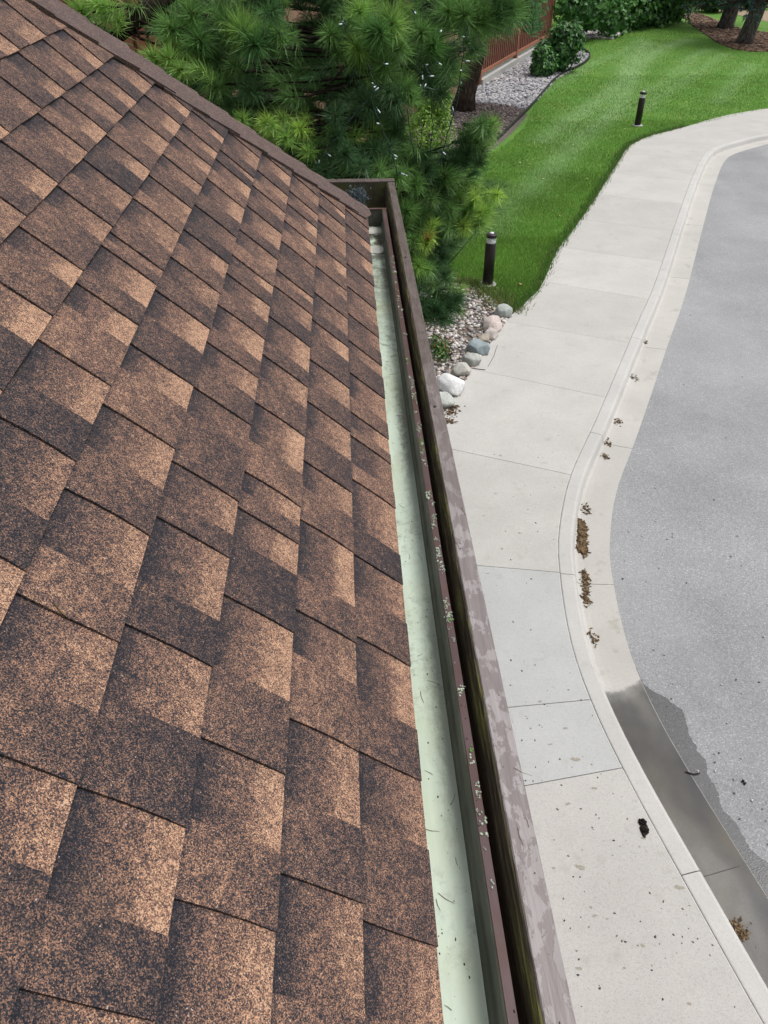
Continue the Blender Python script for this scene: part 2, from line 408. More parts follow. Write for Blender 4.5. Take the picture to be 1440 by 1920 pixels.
# kerb and gutter pan, cast in sections
kerb = empty('kerb', (2.5, 6, 0)); tag(kerb, kind='structure')
prof = [(.002, -.2), (.002, -.004), (.012, .0), (.135, .0), (.158, -.008), (.172, -.03), (.20, -.115), (.235, -.128), (.30, -.128), (PAN_W, -.108), (PAN_W, -.25)]
kj = [s_at_y(y) for y in (-2.5, .2, 2.85, 6.25, 9.1, 12.0, 15.0, 18.1, 21.2)]
while kj[-1] < RS[-1]-5 and len(kj) < 18: kj.append(kj[-1]+3.2)
for i in range(len(kj)-1):
    s0, s1 = kj[i]+.004, kj[i+1]-.004; n = 16; V = []; F = []; m = len(prof)
    for k in range(n+1):
        s = s0+(s1-s0)*k/n; P = samp(RIGHT, RS, s); t = tangent(RIGHT, RS, s); nn = np.array([t[1], -t[0]])
        for d, z in prof: q = P+nn*d; V.append((q[0], q[1], z))
    for k in range(n):
        for j in range(m-1): F.append((k*m+j, (k+1)*m+j, (k+1)*m+j+1, k*m+j+1))
    F.append(tuple(range(m))); F.append(tuple(n*m+j for j in range(m))[::-1])
    o = mesh('kerb_section', V, F, MAT['kerb'], kerb); o.data.materials.append(MAT['pan'])
    mi = []
    for k in range(n):
        for j in range(m-1): mi.append(1 if j >= 6 else 0)
    o.data.polygons.foreach_set('material_index', mi+[0, 0])
    bmx = bmesh.new(); bmx.from_mesh(o.data); bmesh.ops.recalc_face_normals(bmx, faces=bmx.faces); bmx.to_mesh(o.data); bmx.free()

# rain water lying in the gutter pan, with the wet asphalt beside it
def pan_pt(s, d): P = samp(RIGHT, RS, s); t = tangent(RIGHT, RS, s); return P+np.array([t[1], -t[0]])*d
wb = [gp(*p, -.11) for p in [(1192, 1258), (1204, 1278), (1222, 1296), (1250, 1306), (1276, 1326), (1284, 1345), (1288, 1372), (1304, 1395), (1322, 1428), (1330, 1455), (1346, 1482), (1352, 1508), (1374, 1532), (1392, 1556), (1402, 1580), (1424, 1606), (1452, 1622), (1480, 1690), (1540, 1800), (1620, 1900)]]
sA, sB = s_at_y(.9), s_at_y(4.78)
sd_ = []
for q in wb:
    q = np.array(q); i = int(np.argmin(np.hypot(RIGHT[:, 0]-q[0], RIGHT[:, 1]-q[1]))); t = tangent(RIGHT, RS, RS[i]); nn = np.array([t[1], -t[0]])
    sd_.append((RS[i], float(np.dot(q-RIGHT[i], nn))))
sd_.sort(); V = []; F = []; sw = np.linspace(max(sA, sd_[0][0]), sd_[-1][0], 150)
walk_n = np.cumsum(rng.normal(0, .006, 150)); walk_n -= np.linspace(walk_n[0], walk_n[-1], 150)
for i, s in enumerate(sw):
    d1 = max(PAN_W+.006, np.interp(s, [k[0] for k in sd_], [k[1] for k in sd_]) + .6*walk_n[i] + rng.normal(0, .005))
    for d in (PAN_W+.002, PAN_W+.002+(d1-PAN_W-.002)*.5, d1): q = pan_pt(s, d); V.append((q[0], q[1], -.1095))
for i in range(149):
    for j in (0, 1): F.append((i*3+j, i*3+j+1, i*3+j+4, i*3+j+3))
wet = mesh('wet_asphalt', V, F, MAT['wet']); tag(wet, kind='structure')
if wet.data.polygons[5].normal.z < 0: wet.data.flip_normals()
def mat_water():
    t = NT('puddle_water'); n = t.noise(1.6, 3, .5, sep=(1, .5, 1)); n2 = t.noise(3, 3, .5, sep=(1, .6, 1))
    t.col(t.ramp(n2, [(.35, (.042, .043, .047)), (.7, (.095, .086, .07))])); t.rough(.06); t.spec(.5)
    dp = t.attr('depth', 'Fac'); sm = t.ramp(t.math('ADD', dp, t.math('MULTIPLY', t.math('SUBTRACT', t.noise(16, 4, .6), .5), .5)), [(.18, 0), (.30, .45), (.75, .78)])
    t.l(t.math('MULTIPLY', sm, t.ramp(n, [(.40, .62), (.60, 1.08)])), t.b.inputs['Alpha']); t.bump(t.noise(6, 2), .02, .01); return t.m
MAT['water'] = mat_water()
V = []; F = []; DEP = []; ss = np.linspace(sA, s_at_y(4.86), 90); dd = np.linspace(.199, PAN_W-.004, 13)
for s in ss:
    for d in dd:
        q = pan_pt(s, d); V.append((q[0], q[1], -.1055)); e_ = (ss[-1]-s)/.34; u = (d-dd[0])/(dd[-1]-dd[0])
        DEP.append(max(0, min(1, e_ - .25*math.sin(u*3.0+.4)))*(.62+.38*min(1, u*3.2)))
for i in range(89):
    for j in range(12): F.append((i*13+j, i*13+j+1, (i+1)*13+j+1, (i+1)*13+j))
pud = mesh('puddle', V, F, MAT['water'], None, False, {'depth': np.array(DEP)}); tag(pud, kind='structure')
if pud.data.polygons[0].normal.z < 0: pud.data.flip_normals()

# ---------------------------------------------------------------- stones
def ico(sub=1):
    b = bmesh.new(); bmesh.ops.create_icosphere(b, subdivisions=sub, radius=1); v = np.array([q.co[:] for q in b.verts]); b.verts.ensure_lookup_table()
    f = np.array([[q.index for q in x.verts] for x in b.faces]); b.free(); return v, f
ICO1 = ico(1); ICO2 = ico(2); ICO3 = ico(4)
def scatter_stones(name, poly, n, size, z, cols, mat, zj=.015, clip=None, flat=.65):
    poly = [tuple(p) for p in poly]; a = np.array(poly); P = []
    while len(P) < n:
        q = rng.uniform(a.min(0), a.max(0), (n*2, 2)); q = q[in_poly(q, poly)]; P += q.tolist()
    P = np.array(P[:n]); v0, f0 = ICO1; V = []; F = []; T = []
    cols = np.array(cols)
    for i, p in enumerate(P):
        sz = size*rng.uniform(.55, 1.25); sc = np.array([sz*rng.uniform(.7, 1.25), sz*rng.uniform(.7, 1.25), sz*flat*rng.uniform(.7, 1.1)])
        v = v0*(1+rng.normal(0, .11, (len(v0), 1)))*sc; a_ = rng.uniform(0, 6.28); c, s = math.cos(a_), math.sin(a_)
        v = np.stack([v[:, 0]*c-v[:, 1]*s, v[:, 0]*s+v[:, 1]*c, v[:, 2]], 1) + [p[0], p[1], z+rng.uniform(0, zj)]
        F.append(f0+len(V)*len(v0)); V.append(v); k = cols[rng.integers(len(cols))]*rng.uniform(.75, 1.15); T.append(np.tile([*k, 1], (len(v0), 1)))
    o = fast_mesh(name, np.concatenate(V), np.concatenate(F), mat, None, True, {'tint': np.concatenate(T)}); return tag(o, kind='stuff')
ROCKC = [(.5, .47, .43), (.42, .40, .38), (.58, .55, .52), (.33, .31, .3), (.25, .24, .24), (.40, .30, .26), (.47, .42, .36), (.62, .6, .58), (.3, .22, .19), (.2, .2, .21)]
bed_edge = [gp(*p) for p in [(962, 588), (945, 575), (925, 560), (895, 540), (868, 533), (838, 530), (812, 532), (790, 525), (700, 540)]]
rock_bed = [tuple(p) for p in LEFT if -2.9 < p[1] < 13.0] + bed_edge + [(-1.5, 13.5), (-2, 6.5), (-.44, 4.0), (-.44, -2.9)]
b_ = flat_poly('planting_bed', rock_bed, -.018, MAT['soil']); tag(b_, kind='structure')
scatter_stones('river_rock', [p for p in rock_bed if p[0] > -1.0 and p[1] > -2.8][:-1] + [(.0, 13.4), (-.2, 6.6), (-.40, 4.0), (-.40, -2.8)], 8600, .036, -.012, ROCKC, MAT['stone'])
tag(bpy.data.objects['river_rock'], 'pale mixed river rock filling the bed under the pine', 'gravel')
fence_bed = [gp(*p) for p in [(800, 205), (870, 170), (893, 160), (965, 119), (1027, 84), (1066, 84), (1090, 92), (1106, 104), (1100, 115), (1085, 125), (1062, 136), (1040, 150), (1020, 172), (1000, 195), (970, 225), (940, 255), (905, 282), (860, 300), (780, 320), (700, 330)]]
b_ = flat_poly('fence_bed', fence_bed, -.018, MAT['soil']); tag(b_, kind='structure')
up = [gp(*p) for p in [(850, 190), (893, 160), (965, 119), (1027, 84), (1066, 84), (1090, 92), (1106, 104), (1085, 125), (1040, 150), (1000, 195), (985, 205), (930, 195)]]
lo_ = [gp(*p) for p in [(800, 205), (870, 180), (940, 190), (1000, 192), (970, 225), (940, 255), (905, 282), (860, 300), (790, 315)]]
o = scatter_stones('crushed_rock', up, 5200, .075, -.01, [(.34, .34, .36), (.26, .26, .28), (.42, .41, .42), (.2, .2, .22), (.46, .43, .42)], MAT['stone'], .02); tag(o, 'grey crushed rock beside the red fence', 'gravel')
o = scatter_stones('bark_mulch', lo_, 5200, .05, -.012, [(.17, .13, .125), (.22, .175, .17), (.12, .095, .09), (.28, .24, .23), (.15, .10, .085)], MAT['stone'], .02, flat=.35); tag(o, 'dull purple-brown mulch around the leaning tree', 'mulch')
far_bed = [gp(*p) for p in [(1060, 62), (1100, 46), (1150, 33), (1210, 18), (1290, 16), (1262, 36), (1215, 44), (1185, 48), (1165, 62), (1150, 73), (1100, 71)]]
b_ = flat_poly('shrub_bed', far_bed, -.018, MAT['soil']); tag(b_, kind='structure')
o = scatter_stones('white_rock', far_bed, 4200, .11, -.01, [(.5, .47, .46), (.38, .36, .36), (.58, .56, .55), (.3, .28, .28)], MAT['stone'], .02); tag(o, 'pale rock under the far leafy shrubs', 'gravel')
mulch_bed = [gp(*p) for p in [(1268, 22), (1285, 35), (1300, 48), (1325, 66), (1345, 80), (1375, 91), (1410, 96), (1500, 95), (1500, 50), (1440, 60), (1400, 56), (1350, 40), (1310, 24)]]
b_ = flat_poly('mulch_bed', mulch_bed, -.016, MAT['mulch']); tag(b_, kind='structure')
o = scatter_stones('bark_chips', mulch_bed, 3600, .10, -.008, [(.20, .125, .085), (.14, .085, .055), (.27, .19, .13), (.10, .06, .045)], MAT['stone'], .015, flat=.25); tag(o, 'brown bark chips under the two spruces', 'mulch')
b_ = flat_poly('dry_path', [gp(*p) for p in [(1310, 18), (1360, 22), (1440, 40), (1520, 48), (1560, 10), (1440, 20), (1380, 8), (1300, 6)]], -.014, MAT['tan']); tag(b_, kind='structure')
b_ = flat_poly('bare_margin', [gp(*p) for p in [(938, 258), (965, 232), (985, 212), (990, 214), (972, 236), (950, 258), (925, 278), (905, 288)]], -.014, MAT['soil']); tag(b_, kind='structure')
mb = MB(); ed = catmull([gp(*p) for p in [(925, 268), (940, 255), (970, 225), (1000, 195), (1020, 172), (1040, 150), (1062, 136), (1085, 125), (1102, 113), (1105, 102), (1090, 92), (1066, 85)]], .5)
for i in range(len(ed)-1):
    a, b = ed[i], ed[i+1]; d = b-a; L = np.linalg.norm(d)
    mb.box(((a+b)[0]/2, (a+b)[1]/2, .02), (L+.02, .05, .13), (d[0], d[1], 0), (-d[1], d[0], 0))
o = mb.build('bed_edging', MAT['edging']); tag(o, 'thin black plastic edging between fence bed and lawn', 'edging')

# boulders at the sidewalk edge
def boulder(px, py, rx, ry, rz, col, label, seed, rot=0, white=False):
    r = np.random.default_rng(seed); v0, f0 = ICO3; v = v0.copy()
    for _ in range(16):
        d = r.normal(size=3); d /= np.linalg.norm(d); h = r.uniform(.66, .95); k = v@d; v = v - np.outer(np.maximum(k-h, 0)*.9, d)
    for _ in range(5):
        w = r.normal(size=3)*r.uniform(1, 3.2); v *= (1+.03*np.sin(v@w+r.uniform(0, 6)))[:, None]
    v = v*[rx, ry, rz]; c, s = math.cos(rot), math.sin(rot); v = np.stack([v[:, 0]*c-v[:, 1]*s, v[:, 0]*s+v[:, 1]*c, v[:, 2]], 1)
    x, y = gp(px, py, rz*.45); v = v*(1+.02*np.sin(v[:, :1]*70+v[:, 1:2]*50)) + [x, y, rz*.30]; col = tuple(min(.85, k*1.05) for k in col)
    t = NT('boulder_stone'); n = t.noise(6, 6, .65); n2 = t.noise(55, 4, .7); c_ = t.ramp(n, [(.25, tuple(k*.72 for k in col)), (.75, tuple(min(.9, k*1.12) for k in col))])
    c_ = t.mix(1.0, c_, t.ramp(n2, [(.3, .72), (.7, 1.12)]), 'MULTIPLY')
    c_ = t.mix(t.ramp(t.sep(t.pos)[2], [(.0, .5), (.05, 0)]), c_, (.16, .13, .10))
    t.col(c_); t.rough(.75 if not white else .55); t.spec(.25); t.bump(t.math('ADD', n, t.math('MULTIPLY', n2, .4)), .35, .03)
    o = mesh('boulder', v, f0.tolist(), t.m, None, True); tag(o, label, 'boulder', 'boulders edging the sidewalk'); return o
a0 = .95
boulder(941, 583, .22, .17, .15, (.36, .39, .37), 'grey-green boulder farthest along the sidewalk edge, touching the grass', 1, a0)
boulder(924, 607, .25, .19, .16, (.52, .45, .42), 'broad pinkish boulder, second from the grass end of the row', 2, a0)
boulder(921, 626, .15, .13, .12, (.48, .43, .40), 'small pinkish-beige boulder tucked below the broad pink one', 3, a0)
boulder(907, 636, .15, .10, .09, (.33, .29, .24), 'low brown stone wedged between the pink and blue-grey boulders', 9, a0)
boulder(898, 652, .17, .2, .16, (.29, .34, .36), 'blue-grey boulder with a chipped corner in the middle of the row', 4, a0)
boulder(884, 675, .17, .17, .15, (.41, .42, .39), 'plain grey boulder between blue-grey and beige boulders', 5, a0)
boulder(865, 692, .15, .15, .14, (.45, .44, .40), 'beige-grey rounded boulder behind the bright white one', 6, a0)
boulder(845, 722, .20, .25, .2, (.78, .78, .78), 'large bright white quartz boulder at the sidewalk corner', 7, a0, True)
boulder(829, 750, .16, .19, .15, (.47, .49, .46), 'pale grey boulder half hidden by the roof board, nearest of the row', 8, a0)

# ---------------------------------------------------------------- grass blades
LAWN_POLY = [gp(*p) for p in [(962, 586), (1008, 540), (1043, 467), (1098, 396), (1148, 322), (1188, 269), (1273, 241), (1450, 201), (1450, 98), (1410, 97), (1375, 92), (1345, 82), (1325, 68), (1300, 50), (1262, 38), (1215, 46), (1187, 50), (1165, 64), (1150, 75), (1100, 76), (1090, 90), (1108, 104), (1102, 116), (1085, 127), (1062, 138), (1042, 152), (1002, 197), (985, 235), (955, 265), (905, 296), (700, 330), (690, 560), (790, 527), (838, 530), (868, 533), (895, 540), (925, 560), (945, 575)]]
def grass(name, n, y0, y1, h, w, jag=False, poly=None, lo=(.095, .215, .035), hi=(.235, .44, .075)):
    poly = poly or LAWN_POLY; a = np.array(poly); P = []
    while len(P) < n:
        q = rng.uniform([a[:, 0].min(), max(y0, a[:, 1].min())], [a[:, 0].max(), min(y1, a[:, 1].max())], (n*3, 2)); q = q[in_poly(q, poly)]; P += q.tolist()
    P = np.array(P[:n]); th = rng.uniform(0, 6.28, n); hh = h*rng.uniform(.5, 1.2, n); lean = rng.normal(0, .45, (n, 2))*hh[:, None]
    base = np.column_stack([P, np.full(n, -.027)]); d = np.column_stack([np.cos(th), np.sin(th), np.zeros(n)])*w/2
    tip = base + np.column_stack([lean, hh]); V = np.stack([base-d, base+d, tip], 1).reshape(-1, 3); T = np.arange(3*n).reshape(-1, 3)
    k = rng.uniform(0, 1, (n, 1)); c = np.array(lo)*(1-k)+np.array(hi)*k; m = mow_at(P)[:, None]*.55; c = c*(1-m)+np.array((.32, .48, .23))*m
    pt = (np.sin(P[:, :1]*2.1+1.3)*np.sin(P[:, 1:]*1.7)+1)/2; c = c*(.82+.36*pt); dry = rng.uniform(0, 1, n) < .05; c[dry] = (.26, .24, .10)
    c = np.repeat(np.column_stack([c, np.ones(n)]), 3, 0)
    return V, T, c
parts_ = [grass('g', 42000, 12, 17, .07, .011), grass('g', 42000, 12, 22, .07, .011), grass('g', 48000, 12, 28, .065, .012), grass('g', 48000, 14, 36, .062, .013), grass('g', 48000, 17, 50, .06, .016)]
off = 0; V = []; T = []; Cc = []
for v, t, c in parts_: V.append(v); T.append(t+off); Cc.append(c); off += len(v)
o = fast_mesh('grass', np.concatenate(V), np.concatenate(T), MAT['blade'], None, False, {'tint': np.concatenate(Cc)}); tag(o, 'mown green grass covering the lawn beside the sidewalk', 'grass', kind='stuff')
# rougher, drier fringe along the bed and the sidewalk
fr = []
for C_, n, wd in (([gp(*p) for p in [(962, 586), (945, 574), (925, 558), (895, 538), (868, 531), (838, 528), (812, 530)]], 3000, .16), ([tuple(p) for p in LEFT if 13.0 < p[1] < 27], 5000, .06)):
    C_ = np.array(C_); S_ = arclen(C_)
    for _ in range(n):
        p = samp(C_, S_, rng.uniform(0, S_[-1])) + rng.normal(0, wd, 2)*np.array([1, .6]) - (np.array([.05, 0]) if wd < .1 else np.array([0, -.05])); fr.append(p)
fr = np.array(fr); n = len(fr); th = rng.uniform(0, 6.28, n); hh = rng.uniform(.05, .15, n)
base = np.column_stack([fr, np.full(n, -.02)]); d = np.column_stack([np.cos(th), np.sin(th), np.zeros(n)])*.007
tip = base+np.column_stack([rng.normal(0, .05, (n, 2)), hh]); V = np.stack([base-d, base+d, tip], 1).reshape(-1, 3)
k = rng.uniform(0, 1, (n, 1)); dry = (rng.uniform(0, 1, (n, 1)) < np.where(np.arange(n)[:, None] < 3000, .4, .10)); c = np.where(dry, np.array((.30, .25, .12)), np.array((.04, .12, .02))*(1-k)+np.array((.12, .24, .05))*k)
o = fast_mesh('long_grass', V, np.arange(3*n).reshape(-1, 3), MAT['blade'], None, False, {'tint': np.repeat(np.column_stack([c, np.ones(n)]), 3, 0)}); tag(o, 'longer dry-tipped grass fringing the rock bed and sidewalk', 'grass', kind='stuff')

# ---------------------------------------------------------------- small litter on the ground
def chips(name, centers, spread, n, size, cols, z=0.0, label=None, cat=None, parent=None, long=1.0, hgt=.3):
    V = []; F = []; T = []; v0, f0 = ICO1; cols = np.array(cols); m = 0
    for c in centers:
        for _ in range(n):
            p = np.array(c[:2]) + rng.normal(0, 1, 2)*spread; sz = size*rng.uniform(.4, 1.4); a = rng.uniform(0, 6.28)
            v = v0*(1+rng.normal(0, .2, (len(v0), 1)))*[sz*long, sz, sz*hgt]; cc, s = math.cos(a), math.sin(a)
            v = np.stack([v[:, 0]*cc-v[:, 1]*s, v[:, 0]*s+v[:, 1]*cc, v[:, 2]], 1)+[p[0], p[1], (c[2] if len(c) > 2 else z)+sz*hgt*.5+rng.uniform(0, .01)*(hgt > .25)]
            V.append(v); F.append(f0+m); m += len(v0); T.append(np.tile([*(cols[rng.integers(len(cols))]*rng.uniform(.7, 1.2)), 1], (len(v0), 1)))
    o = fast_mesh(name, np.concatenate(V), np.concatenate(F), MAT['litter'], parent, False, {'tint': np.concatenate(T)}); return tag(o, label, cat, kind='stuff')
BR = [(.11, .07, .038), (.155, .10, .055), (.07, .048, .03), (.2, .145, .085)]
chips('needle_litter', [(*gp(1091, y, -.12), -.126) for y in (985, 1000, 1015, 1028)], np.array([.022, .05]), 190, .010, BR, label='largest brown clump of pine litter lying in the kerb gutter', cat='litter', long=3.2, hgt=.5)
chips('needle_litter', [(*gp(1099, y, -.12), -.126) for y in (1080, 1095, 1110, 1125)], np.array([.018, .05]), 38, .008, BR, label='orange-brown streak of pine litter just nearer than the largest clump', cat='litter', long=3.2, hgt=.5)
chips('needle_litter', [(*gp(x, y, -.12), -.124) for x, y in ((1158, 790), (1188, 708), (1140, 832), (1134, 856), (1208, 640), (1100, 955), (1112, 1195))], np.array([.03, .05]), 36, .008, BR, label='scattered small bits of pine litter along the farther kerb gutter', cat='litter', long=2.2, hgt=.3)
chips('needle_litter', [(*gp(1385, 1745, -.11), -.106)], np.array([.035, .045]), 120, .007, BR, label='brown litter clump in the puddle at the lower right', cat='litter', long=2.2, hgt=.3)
chips('needle_litter', [gp(848, 765), gp(842, 775), gp(838, 790)], np.array([.06, .05]), 70, .010, [(.12, .08, .05), (.2, .13, .08), (.08, .06, .045)], label='dark brown litter by the nearest grey boulder', cat='litter', long=2.2)
chips('cone_scrap', [gp(1206, 1548), gp(1209, 1556)], np.array([.013, .02]), 22, .014, [(.012, .011, .010), (.03, .025, .02)], label='black shredded scrap on the near sidewalk slab by the kerb', cat='litter', long=1.8, hgt=.6)
chips('cone_scrap', [gp(1395, 1468, -.11)], np.array([.006, .008]), 6, .012, [(.02, .015, .013)], z=-.112, label='tiny dark scrap lying alone on the asphalt', cat='litter', hgt=.6)
sp = [gp(rng.uniform(930, 1380), rng.uniform(800, 1900)) for _ in range(260)]
sp = [p for p in sp if p[0] < np.interp(p[1], RIGHT[:, 1], RIGHT[:, 0])-.05 and p[0] > .4]
chips('speck_litter', sp, np.array([.006, .006]), 1, .006, [(.1, .09, .07), (.05, .045, .04), (.2, .17, .12)], label='tiny dark specks strewn over the near sidewalk', cat='litter', long=1.6, hgt=.2)
sp = [gp(rng.uniform(1150, 1440), rng.uniform(450, 1600), -.11) for _ in range(160)]
sp = [p for p in sp if p[0] > np.interp(p[1], PANO[:, 1], PANO[:, 0])+.12]
chips('road_grit', sp, np.array([.01, .01]), 1, .008, [(.45, .44, .42), (.1, .1, .1), (.3, .3, .3)], z=-.112, label='loose pale and dark grit on the asphalt road', cat='grit', long=1.3, hgt=.3)
LV = np.array(LAWN_POLY); lp = rng.uniform([2, 13], [16, 38], (700, 2)); lp = lp[in_poly(lp, LAWN_POLY)][:40]
chips('fallen_leaf', [tuple(p) for p in lp], np.array([.01, .01]), 1, .032, [(.5, .5, .22), (.55, .52, .38), (.42, .4, .16)], z=.02, label='small pale yellow leaves dotted over the lawn', cat='leaves', long=1.3, hgt=.1)
def stain_mat(name, col):
    t = NT(name); n = t.noise(60, 4, .7); t.col(t.ramp(n, [(.3, tuple(c*.75 for c in col)), (.7, col)])); t.rough(.9); t.spec(.2); return t.m
MAT['stain'] = stain_mat('damp_stain', (.33, .31, .26))
V = []; F = []
for _ in range(95):
    p = gp(rng.uniform(860, 1330), rng.uniform(830, 1900))
    if p[0] > np.interp(p[1], RIGHT[:, 1], RIGHT[:, 0])-.06: continue
    r = rng.uniform(.004, .016) if rng.uniform() < .9 else rng.uniform(.018, .03); m = 17; b0 = len(V); ph = rng.uniform(0, 6)
    for j in range(m):
        a = 2*math.pi*j/m; rr = r*(1+.28*math.sin(2*a+ph)+rng.normal(0, .22)); V.append((p[0]+rr*math.cos(a)*1.2, p[1]+rr*math.sin(a)*.8, .0022))
    F.append(tuple(range(b0, b0+m)))
o = mesh('water_stains', V, F, MAT['stain']); tag(o, 'small damp spots on the near sidewalk slabs', 'stains', kind='stuff')
mb = MB()
for pts, r in (([gp(882, 690), gp(900, 693), gp(910, 694)], .006), ([gp(915, 688), gp(926, 668), gp(930, 655), gp(933, 648)], .003), ([gp(1285, 1447, -.1), gp(1300, 1452, -.1), gp(1312, 1450, -.1)], .006)):
    z = .006 if pts[0][1] > 5 else -.098
    mb.tube([(p[0], p[1], z) for p in pts], r, 5)
o = mb.build('twig', MAT['bark']); tag(o, 'thin dry twigs dropped on the sidewalk and in the gutter', 'twigs', kind='stuff')

# ---------------------------------------------------------------- bollard lights
def bollard(px, py, label, tilt=0.0):
    x, y = gp(px, py); e = empty('bollard_light', (x, y, 0), label, 'bollard', 'bollard lights on the lawn')
    c = (x, y, 0)
    m = MB(); m.lathe(c, [(.17, -.05), (.17, .012), (.15, .02)], 20); m.build('base', MAT['footing'], e)
    m = MB(); m.lathe(c, [(.1, 0), (.1, .80), (.097, .806), (.085, .81)], 24); m.build('post', MAT['bollard'], e, True)
    m = MB(); m.lathe(c, [(.094, .811), (.03, .855), (.026, .90)], 24); m.build('reflector', MAT['alu'], e, True)
    m = MB(); m.lathe(c, [(.093, .812), (.096, .82), (.096, .905), (.093, .91)], 24); m.build('lens', MAT['glass'], e, True)
    m = MB(); m.lathe(c, [(.09, .9105), (.105, .913), (.107, .955), (.1, .968), (.045, .978)], 24); m.build('cap', MAT['bollard'], e, True)
    m = MB(); m.lathe(c, [(.044, .9785), (.04, .99), (.02, 1.0)], 16); m.build('finial', MAT['alu'], e, True)
    return e
def mat_glass():
    t = NT('clear_lens'); t.col((.85, .87, .88)); t.rough(.08); t.spec(.5); t.b.inputs['Alpha'].default_value = .28; return t.m
MAT['glass'] = mat_glass()
bollard(914, 533, 'dark bollard light at the corner of the rock bed, partly behind pine tips')
bollard(1195, 235, 'dark bollard light out on the lawn near the bend of the sidewalk')

# ================================================================ RED FENCES
def fence(pts, label, hgt=2.2, spacing=.3, name='picket_fence'):
    e = empty(name, (*pts[0], 0), label, 'fence')
    for i in range(len(pts)-1):
        a, b = np.array(pts[i]), np.array(pts[i+1]); d = b-a; L = np.linalg.norm(d); u = np.array([*(d/L), 0]); w = np.array([-u[1], u[0], 0])
        c = (a+b)/2
        m = MB(); m.box((c[0], c[1], .03), (L+.1, .34, .36), u, w); m.build('footing', MAT['footing'], e)
        for z, hh in ((.42, .12), (hgt+.05, .13)):
            m = MB(); m.box((c[0], c[1], z), (L-.17, .12, hh), u, w); m.build('rail', MAT['red_wood_pale'], e)
        n = int(L/spacing); mb = MB(); hb = hgt-.02-.484
        mb.box((0, 0, 0), (.12, .055, hb), u, w); me_ = None
        for k in range(n):
            p = a+d*((k+.5)/n)
            if me_ is None:
                o = mesh('picket', np.array(mb.v)+np.array(root_loc(e)), mb.f, MAT['red_wood'], e); me_ = o.data
            else: o = link('picket', me_, None, e)
            o.location = Vector((p[0], p[1], .482+hb/2)) - Vector(e.location)
            o.location.z += random.uniform(-.0005, .0005)
    for k, p in enumerate(pts):
        m = MB(); d = np.array(pts[min(k+1, len(pts)-1)])-np.array(pts[max(k-1, 0)]); u = np.array([*d, 0.])
        m.box((p[0], p[1], hgt/2+.1), (.165, .165, hgt+.2-.02), u, (-u[1], u[0], 0)); m.build('post', MAT['red_wood_pale'], e)
    return e
F0, F1, F2 = np.array(gp(898, 160)), np.array(gp(965, 119)), np.array(gp(1027, 83))
fence([tuple(F0), tuple(F1), tuple(F2)], 'red-brown picket fence on a concrete footing behind the rock bed', 2.25, .3)
G0, G1 = np.array(gp(1062, 62)), np.array(gp(1130, 28))
fence([tuple(G0), tuple(G1)], 'farther stretch of red-brown fence behind the leafy shrubs', 2.25, .4)
mb = MB(); a, b = np.array(gp(1030, 68)), np.array(gp(1068, 70)); d = b-a
mb.box(((a+b)[0]/2, (a+b)[1]/2, .05), (np.linalg.norm(d), .5, .16), (d[0], d[1], 0), (-d[1], d[0], 0)); o = mb.build('concrete_step', MAT['footing']); tag(o, 'low concrete step between the two red fences', 'step')
# red-brown neighbouring house glimpsed through the pine
e = empty('neighbour_house', (-9, 15.5, 0), 'red-brown board house wall glimpsed through the pine', 'house')
m = MB(); m.box((-9, 15.6, 3.2), (14, .2, 6.4)); m.build('wall', MAT['red_wood'], e)
bd = MB(); bd.box((0, 0, 0), (.17, .05, 5.9))
me_ = None
for k in range(60):
    x = -15.9+.232*k
    if me_ is None: o = mesh('board', np.array(bd.v)+np.array(root_loc(e)), bd.f, MAT['red_wood_pale'], e); me_ = o.data
    else: o = link('board', me_, None, e)
    o.location = Vector((x, 15.474, 3.3))-Vector(e.location)
m = MB(); m.box((-9, 15.45, .3), (14, .1, .28)); m.build('base_trim', MAT['red_wood_pale'], e)
m = MB(); m.box((-9, 15.2, 6.55), (14.6, 1.4, .25)); m.build('eave', MAT['red_wood_pale'], e)

